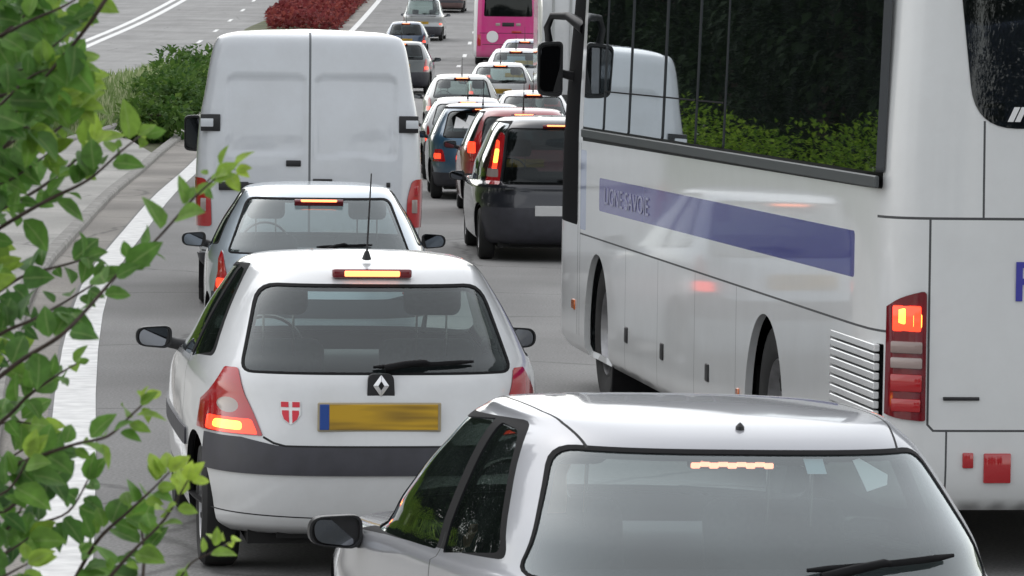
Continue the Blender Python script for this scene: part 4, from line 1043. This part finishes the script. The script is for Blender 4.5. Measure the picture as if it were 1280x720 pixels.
# white lorry in the right lane
TL = empty('white_lorry', (.55 + 1.22, 88, gz(89)), .02, 'white box lorry ahead of the coach, mostly hidden by it', 'lorry')
b = NB(); add_box(b, (0, 3.5, 2.2), (2.44, 7, 2.4), .04, 2); obj('cargo_box', b, WHITE, TL, 40)
b = NB()
for x in (-.98, -.62, 0, .62, .98): add_box(b, (x, -.012, 2.2), (.05, .03, 2.3), .004, 1)
obj('locking_bar', b, mat('galvanised_bar', (.45, .46, .46), .4, .6), TL)
b = NB(); add_box(b, (0, .06, 2.2), (.04, .2, 2.36)); 
b.free()
b = NB(); add_box(b, (0, 3.6, .8), (.9, 7, .3)); add_box(b, (0, .1, .75), (2.3, .12, .16), .01, 1); obj('chassis', b, M['under'], TL)
b = NB(); add_box(b, (0, 8.0, 1.5), (2.3, 1.7, 2.1), .15, 3); obj('cab', b, WHITE, TL, 50)
for sg in (-1, 1):
    b = NB(); add_box(b, (sg * .95, .02, .82), (.4, .05, .12), .01, 1); obj('tail_lamp', b, M['red'], TL)
    for cy in (1.8, 7.6): wheel(TL, sg * 1.0, cy, .45, .3, sg, detail=False)
# ------------------------------------------------------------------ verge planting
rn = random.Random(11)
for i, (x, y, rx, ry, h, n) in enumerate([(-7.45, 87.5, .65, 1.7, .8, 1300), (-7.6, 94, .9, 2, .95, 1500), (-7.9, 101, 1.0, 2, 1.0, 1500), (-8.1, 110, 1.1, 2.2, 1.1, 1500), (-8.8, 103, .8, 1.5, .65, 900)]):
    bush('verge_shrub', ['low green shrub at the tip of the verge beside the pavement kerb', 'round green shrub left of the white van', 'wide green shrub on the verge near the far carriageway', 'green shrub on the verge half hidden by the van roof', 'small green shrub beside the dry verge grass'][i], (x, y), (rx, ry, h), n, .17, G_MID, rn, group='shrubs on the verge', var=.35)
items = []
for _ in range(9000):
    y = rn.uniform(90.5, 132); xl, xr = -12.3, min(le(y) - 1.2, -8.0)
    if y > 120: xl = opr(y) + .3
    x = rn.uniform(xl, xr); 
    if x < opr(y) + .2 and y > 118: continue
    s_ = rn.uniform(.25, .6)
    items.append((Vector((x, y, gz(y) - .04)), Vector((rn.uniform(-.5, .5), rn.uniform(-.5, .5), 1)), Vector((rn.uniform(-1, 1), -1, .1)), s_, .07, rn.random()))
for _ in range(4000):
    y = rn.uniform(60, 90); x = rn.uniform(-13.5, pl(y) - .1); s_ = rn.uniform(.2, .4)
    items.append((Vector((x, y, gz(y) - .04)), Vector((rn.uniform(-.5, .5), rn.uniform(-.5, .5), 1)), Vector((rn.uniform(-1, 1), -1, .1)), s_, .06, rn.random()))
o = leaf_mesh('verge_grass', items, G_GREY, hires=False); tag(o, 'rough pale grass on the verge between the carriageways', 'grass', kind='stuff')
# red planted bed and its green end
items = []
for _ in range(9000):
    y = rn.uniform(188, 246); t = (y - 188) / 58; xl = -11.7 - .4 * t + .8 * (1 - min(1, t * 4)); xr = -7.95
    x = rn.uniform(xl, xr); e = min(1, (x - xl) / .8, (xr - x) / .5)
    z = gz(y) + rn.uniform(.0, .75) * max(.25, e) ** .5
    items.append((Vector((x, y, z)), rvec(rn) + Vector((0, -.2, .5)), Vector((rn.uniform(-.4, .4), -.4, 1)), .26, .2, rn.random()))
o = leaf_mesh('red_ground_cover', items, G_RED, hires=False); tag(o, 'red leaved ground cover in the bed between the roads', 'ground cover', kind='stuff')
bush('verge_shrub', 'green shrub growing at the right end of the red bed', (-8.6, 232), (1.0, 3, 1.3), 500, .3, G_MID, rn, group='shrubs on the verge')
sheet('bed_soil', lambda y: max(-12.0, opr(y) + .05), lambda y: le(y) - .7, EARTH, .05, 2, ys=[y for y in YS if 84 < y < 330])
# hedge and dark trees along the left of the road (seen mirrored in the coach and car windows)
T = empty('clipped_hedge', (-12.2, 62, gz(62)), 0, 'bright green hedge beside the left pavement, mirrored in the coach windows', 'hedge')
lobes = [(Vector((rn.uniform(-.3, .3), -28 + k * 1.45, .8 + rn.uniform(-.1, .15))), Vector((.9, 1.3, .95 + rn.uniform(-.15, .3)))) for k in range(38)]
leaf_mesh('foliage', crown_items(rn, lobes, 52000, .09), G_LIGHT, T, hires=False)
b = NB()
for k in range(20): add_tube(b, [(0, -27 + 2.8 * k, -.1), (0, -27 + 2.8 * k, 1.2)], [.05, .02], 5)
obj('stem', b, BARK, T)
base = tree('conifer', 'tall dark conifer behind the bright hedge', -16.5, 30, 15, 6.5, G_DARK, rn, 'dark conifers behind the hedge', n=26000, leaf=.22, cone=False)
for k in range(1, 28):
    y = 30 + k * 4.1; x = -16.5 + rn.uniform(-.8, .8) - (k > 12) * .6
    if k > 15: y = -48 + rn.uniform(-4, 4); x = -34 + (k - 16) * 6.2  # unseen row added behind the camera, darkens what mirrors and glass reflect
    c = base.copy(); COL.objects.link(c); c.location = (x, y, gz(y)); c.rotation_euler = (0, 0, k * 1.7); s_ = rn.uniform(.85, 1.15); c.scale = (s_, s_, s_ * rn.uniform(.95, 1.1))
    c['label'] = 'tall dark conifer behind the bright hedge' if k < 16 else 'unseen dark conifer added behind the camera to darken mirror reflections'
    if k > 15: c['group'] = 'unseen conifers added behind the camera'
    for ch in base.children:
        d = ch.copy(); COL.objects.link(d); d.parent = c
# ------------------------------------------------------------------ leafy shrub close to the camera
G_NEAR = leafmat('near_leaves', (.032, .10, .03), (.44, .60, .08), (.12, .265, .04), trans=.42, rough=.55, spec=.3, mid=True)
STEM = mat('twig_bark', (.05, .03, .022), .75, noise=(60, .4))
root = Vector((-1.02, 4.9, 0))
TS = empty('leafy_shrub', root, 0, 'leafy green shrub reaching into the picture from the left edge', 'shrub')
def near_branch(px, n_leaf, size=.042, var=(.2, .9), seedling=0, Y=4.9, rad=.0035, start=None, droop=.0):
    pts = [pix(p[0], p[1], Y + (p[2] if len(p) > 2 else 0)) - root for p in px]
    # resample smoothly
    sm = []
    for i in range(len(pts) - 1):
        p0 = pts[max(0, i - 1)]; p1, p2 = pts[i], pts[i + 1]; p3 = pts[min(len(pts) - 1, i + 2)]
        for k in range(5):
            t = k / 5; sm.append(.5 * ((2 * p1) + (p2 - p0) * t + (2 * p0 - 5 * p1 + 4 * p2 - p3) * t * t + (3 * p1 - p0 - 3 * p2 + p3) * t ** 3))
    sm.append(pts[-1]); N = len(sm)
    b = NB(); add_tube(b, sm, [rad * .75 * (1 - .7 * i / N) for i in range(N)], 6)
    br = obj('branch', b, STEM, TS, 60)
    it = []
    n_leaf = int(n_leaf * 2.0)
    for k in range(n_leaf):
        t = (k + rn.uniform(.1, .9)) / n_leaf; t = .12 + .88 * t; f = t * (N - 1); i = min(N - 2, int(f)); p = sm[i].lerp(sm[i + 1], f - i); d = (sm[i + 1] - sm[i]).normalized()
        a = rn.uniform(0, 6.28); side = Vector((math.cos(a), math.sin(a) * .6, math.sin(a + .6)))
        side = (side - d * side.dot(d)).normalized()
        dr = (d * rn.uniform(.2, .9) + side + Vector((0, 0, rn.uniform(-.3, .35)))).normalized()
        L_ = size * .86 * rn.uniform(.5, 1.3) * (1 - .3 * (t > .9)); v = var[0] + (var[1] - var[0]) * (t ** 2 * .6 + rn.random() * .4)
        up = Vector((rn.uniform(-.7, .7), rn.uniform(-1, -.1), rn.uniform(.1, 1)))
        it.append((p + dr * .006, dr, up, L_, L_ * rn.uniform(.56, .72), min(1, max(0, v))))
    d = (sm[-1] - sm[-2]).normalized()
    for s_ in (-.35, .3): it.append((sm[-1], d + Vector((s_, 0, s_ * .8)), Vector((0, -1, .6)), size * .7, size * .42, var[1]))
    leaf_mesh('leaves', it, G_NEAR, br)
near = [
 # photo pixel paths of the visible shoots, thick end first
 ([(-60, 520), (20, 455), (75, 420), (110, 385), (150, 340), (195, 300), (238, 252), (270, 222)], 13, .048, (.25, .75)),
 ([(238, 252), (258, 228), (275, 214), (295, 212)], 3, .028, (.6, .95)),
 ([(-60, 330), (0, 285), (60, 250), (110, 225), (150, 190), (178, 168)], 12, .046, (.3, .8)),
 ([(-60, 460), (0, 418), (40, 400), (80, 378), (125, 350)], 9, .05, (.1, .5)),
 ([(-60, 400), (-10, 370), (30, 345), (85, 330), (110, 322)], 7, .05, (.1, .45)),
 ([(-80, 640), (0, 590), (50, 570), (95, 555), (135, 545), (165, 518), (184, 500)], 12, .040, (.3, 1.0)),
 ([(60, 790), (100, 712), (125, 672), (160, 640), (190, 612), (212, 590)], 12, .046, (.3, 1.0)),
 ([(190, 790), (232, 712), (262, 692), (290, 677)], 4, .032, (.6, 1.0)),
 ([(-60, 760), (0, 700), (40, 660), (85, 640), (110, 600)], 10, .052, (.05, .5)),
 ([(-40, 560), (10, 520), (35, 495), (70, 470), (95, 455)], 9, .045, (.3, .7)),
 ([(150, -30), (125, 10), (100, 45), (62, 90), (20, 140), (-40, 190)], 12, .052, (.15, .8)),
 ([(-40, 60), (0, 45), (40, 25), (85, 5), (120, -20)], 8, .05, (.3, .9)),
 ([(-50, 130), (0, 120), (40, 108), (75, 90), (100, 78)], 9, .05, (.2, .7)),
 ([(-50, 230), (0, 205), (45, 180), (85, 150), (100, 120)], 12, .05, (.25, .9)),
 ([(-50, 280), (0, 262), (50, 235), (95, 200), (118, 178)], 12, .05, (.25, .9)),
 ([(60, 800), (120, 740), (165, 690), (205, 650), (235, 600)], 9, .042, (.4, 1.0)),
 ([(-40, 620), (0, 640), (30, 620), (60, 600), (60, 575)], 9, .05, (.05, .4)),
 ([(150, 800), (175, 740), (180, 690), (175, 655)], 7, .05, (.1, .6)),
]
for i, (px, n_, sz, vr) in enumerate(near):
    near_branch([(a, b_, rn.uniform(-.05, .05) + .01 * k) for k, (a, b_) in enumerate(px)], n_, sz * .95, vr, Y=4.9 + (i % 5 - 2) * .12, rad=.004 if n_ > 5 else .002)
for i in list(range(22)) + [.5, 1.5, 2.5, 3.5, 4.5, 5.5, 6.5, .2, 2.2, 4.2]:   # inner growth at the left edge
    y0 = -40 + i * 37; x0 = -90 + rn.uniform(-15, 15) - (48 if 8 <= i <= 15 else (20 if i > 15 else 0))
    near_branch([(x0, y0 + 60), (x0 + 60, y0 + 20 + rn.uniform(-15, 15)), (x0 + 110, y0 - 10 + rn.uniform(-20, 20)), (x0 + 135 + rn.uniform(-15, 35) * (1.5 if i < 8 else .7), y0 - 35 + rn.uniform(-20, 20))], 11 if i < 8 else 7, .047, (.1, .8), Y=5.0 + rn.uniform(-.4, .5))
b = NB()   # upright stems, off to the left of the picture
for k in range(7):
    a = rn.uniform(-.12, .12); c = rn.uniform(-.3, .3)
    add_tube(b, [(a * .5, c * .4, -.05), (a, c, .9), (a * 1.3 + .02, c * .9, 1.7), (a + .12, c * .6, 2.3 + rn.uniform(-.2, .5))], [.014, .012, .009, .005], 7)
obj('main_stem', b, STEM, TS, 60)
# ------------------------------------------------------------------ driver of the nearest car
def seated_person(car, x, y, label, shirt, hair):
    T = empty('person', (0, 0, 0), 0, label, 'person')
    T.matrix_world = car.matrix_basis @ Matrix.Translation((x, y, .42))
    b = NB()
    def ball(c, r, s=(1, 1, 1)):
        v = bmesh.ops.create_uvsphere(b, u_segments=20, v_segments=14, radius=r)['verts']
        bmesh.ops.scale(b, vec=s, verts=v); bmesh.ops.translate(b, vec=c, verts=v)
    # trunk, neck, head (facing +y)
    add_tube(b, [(0, .0, .0), (0, -.04, .15), (0, -.08, .32), (0, -.10, .45), (0, -.10, .50)], [.15, .145, .165, .15, .07], 16)
    for k in range(8): ball((-.12 + k * .034, -.09, .43), .075, (1, .9, .85))
    add_tube(b, [(0, -.10, .46), (0, -.08, .62)], [.06, .055], 14)
    ball((0, -.06, .70), .1, (.78, .98, 1.12)); ball((0, -.03, .645), .065, (.86, .95, .8))
    ball((0, .038, .685), .018, (.7, 1.1, 1.3)); ball((0, .045, .674), .014)            # nose
    for s in (-1, 1):
        ball((s * .078, -.065, .695), .024, (.4, .8, 1.3)); ball((s * .033, .018, .73), .018, (1.3, .6, .5)); ball((s * .04, .005, .66), .03)
        # arm to the wheel
        add_tube(b, [(s * .17, -.09, .42), (s * .23, -.02, .27), (s * .25, .05, .17)], [.062, .05, .043], 12)
        add_tube(b, [(s * .25, .05, .17), (s * .20, .20, .27), (s * .165, .29, .34)], [.043, .036, .026], 12)
        ball((s * .155, .325, .365), .04, (.6, 1.0, .8))
        for k in range(4):
            z = .345 + k * .02; l = (.028, .034, .036, .03)[k]
            add_tube(b, [(s * .15, .34, z), (s * .145, .365 + l * .3, z + .004), (s * .12, .372 + l * .3, z + .006), (s * .108, .35, z + .006)], [.010, .009, .0085, .007], 8)
        add_tube(b, [(s * .15, .30, .385), (s * .125, .32, .395), (s * .11, .345, .392)], [.012, .010, .008], 8)
        # leg
        add_tube(b, [(s * .09, .02, .0), (s * .12, .26, .10), (s * .13, .44, .12)], [.095, .08, .062], 12)
        add_tube(b, [(s * .13, .44, .12), (s * .13, .56, -.06), (s * .13, .62, -.20)], [.06, .05, .038], 12); ball((s * .13, .66, -.22), .05, (.8, 1.9, .6))
    me = bpy.data.meshes.new('tmp'); b.to_mesh(me); b.free(); t = bpy.data.objects.new('tmp', me); COL.objects.link(t)
    r = t.modifiers.new('r', 'REMESH'); r.mode = 'VOXEL'; r.voxel_size = .0065; sm = t.modifiers.new('s', 'SMOOTH'); sm.iterations = 3; sm.factor = .5
    bpy.context.view_layer.update()
    body = bpy.data.meshes.new_from_object(t.evaluated_get(bpy.context.evaluated_depsgraph_get())); bpy.data.objects.remove(t); body.name = 'body'
    body.materials.clear(); body.materials.append(mat('skin', (.50, .29, .20), .5, noise=(20, .1))); body.materials.append(mat('dark_top', shirt, .9, noise=(30, .3))); body.materials.append(mat('dark_trousers', (.03, .035, .05), .9)); body.materials.append(mat('brown_eye', (.03, .02, .015), .2)); body.materials.append(mat('lips', (.38, .14, .12), .5))
    for p in body.polygons:
        c = p.center; p.use_smooth = True
        i = 0
        if c.z < .51 and c.y < .27: i = 1
        if c.z < .14: i = 2
        if c.z > .6 and c.y > .0:
            if abs(abs(c.x) - .034) < .011 and abs(c.z - .705) < .006: i = 3
            if abs(c.x) < .025 and abs(c.z - .645) < .006 and c.y > .01: i = 4
        p.material_index = i
    o = bpy.data.objects.new('body', body); COL.objects.link(o); o.parent = T
    h = NB(); v = bmesh.ops.create_uvsphere(h, u_segments=28, v_segments=20, radius=.108)['verts']; bmesh.ops.scale(h, vec=(.80, .99, 1.1), verts=v); bmesh.ops.translate(h, vec=(0, -.066, .707), verts=v)
    bmesh.ops.delete(h, geom=[q for q in h.verts if q.co.y > -.01 and q.co.z < .765 or q.co.z < .66 or (q.co.y > -.05 and q.co.z < .72)], context='VERTS')
    rh = random.Random(3)
    for q in h.verts: q.co += Vector((rh.uniform(-1, 1), rh.uniform(-1, 1), rh.uniform(-1, 1))) * .003
    bmesh.ops.solidify(h, geom=h.faces[:], thickness=.012)
    obj('hair', h, mat('dark_hair', hair, .6), T, 80)
    return T
PD = seated_person(T1, -.37, 1.58, 'driver with short dark hair and dark top at the wheel of the nearest silver car', (.02, .022, .03), (.02, .014, .01))
bpy.context.view_layer.update()
# turn the left door mirror of that car so that it shows its driver
for mo in [o for o in T1.children if o.name.startswith('door_mirror')]:
    if mo.location.x < 0:
        head = PD.matrix_world @ Vector((0, .0, .70)); mp = mo.matrix_world.translation
        n = ((head - mp).normalized() + (camo.location - mp).normalized()).normalized()
        n = (mo.matrix_world.to_3x3().inverted() @ n).normalized()
        g = [c for c in mo.children if c.name.startswith('mirror_glass')][0]
        g.rotation_quaternion = Vector((0, -1, 0)).rotation_difference(n); g.location = (0, .012, 0)
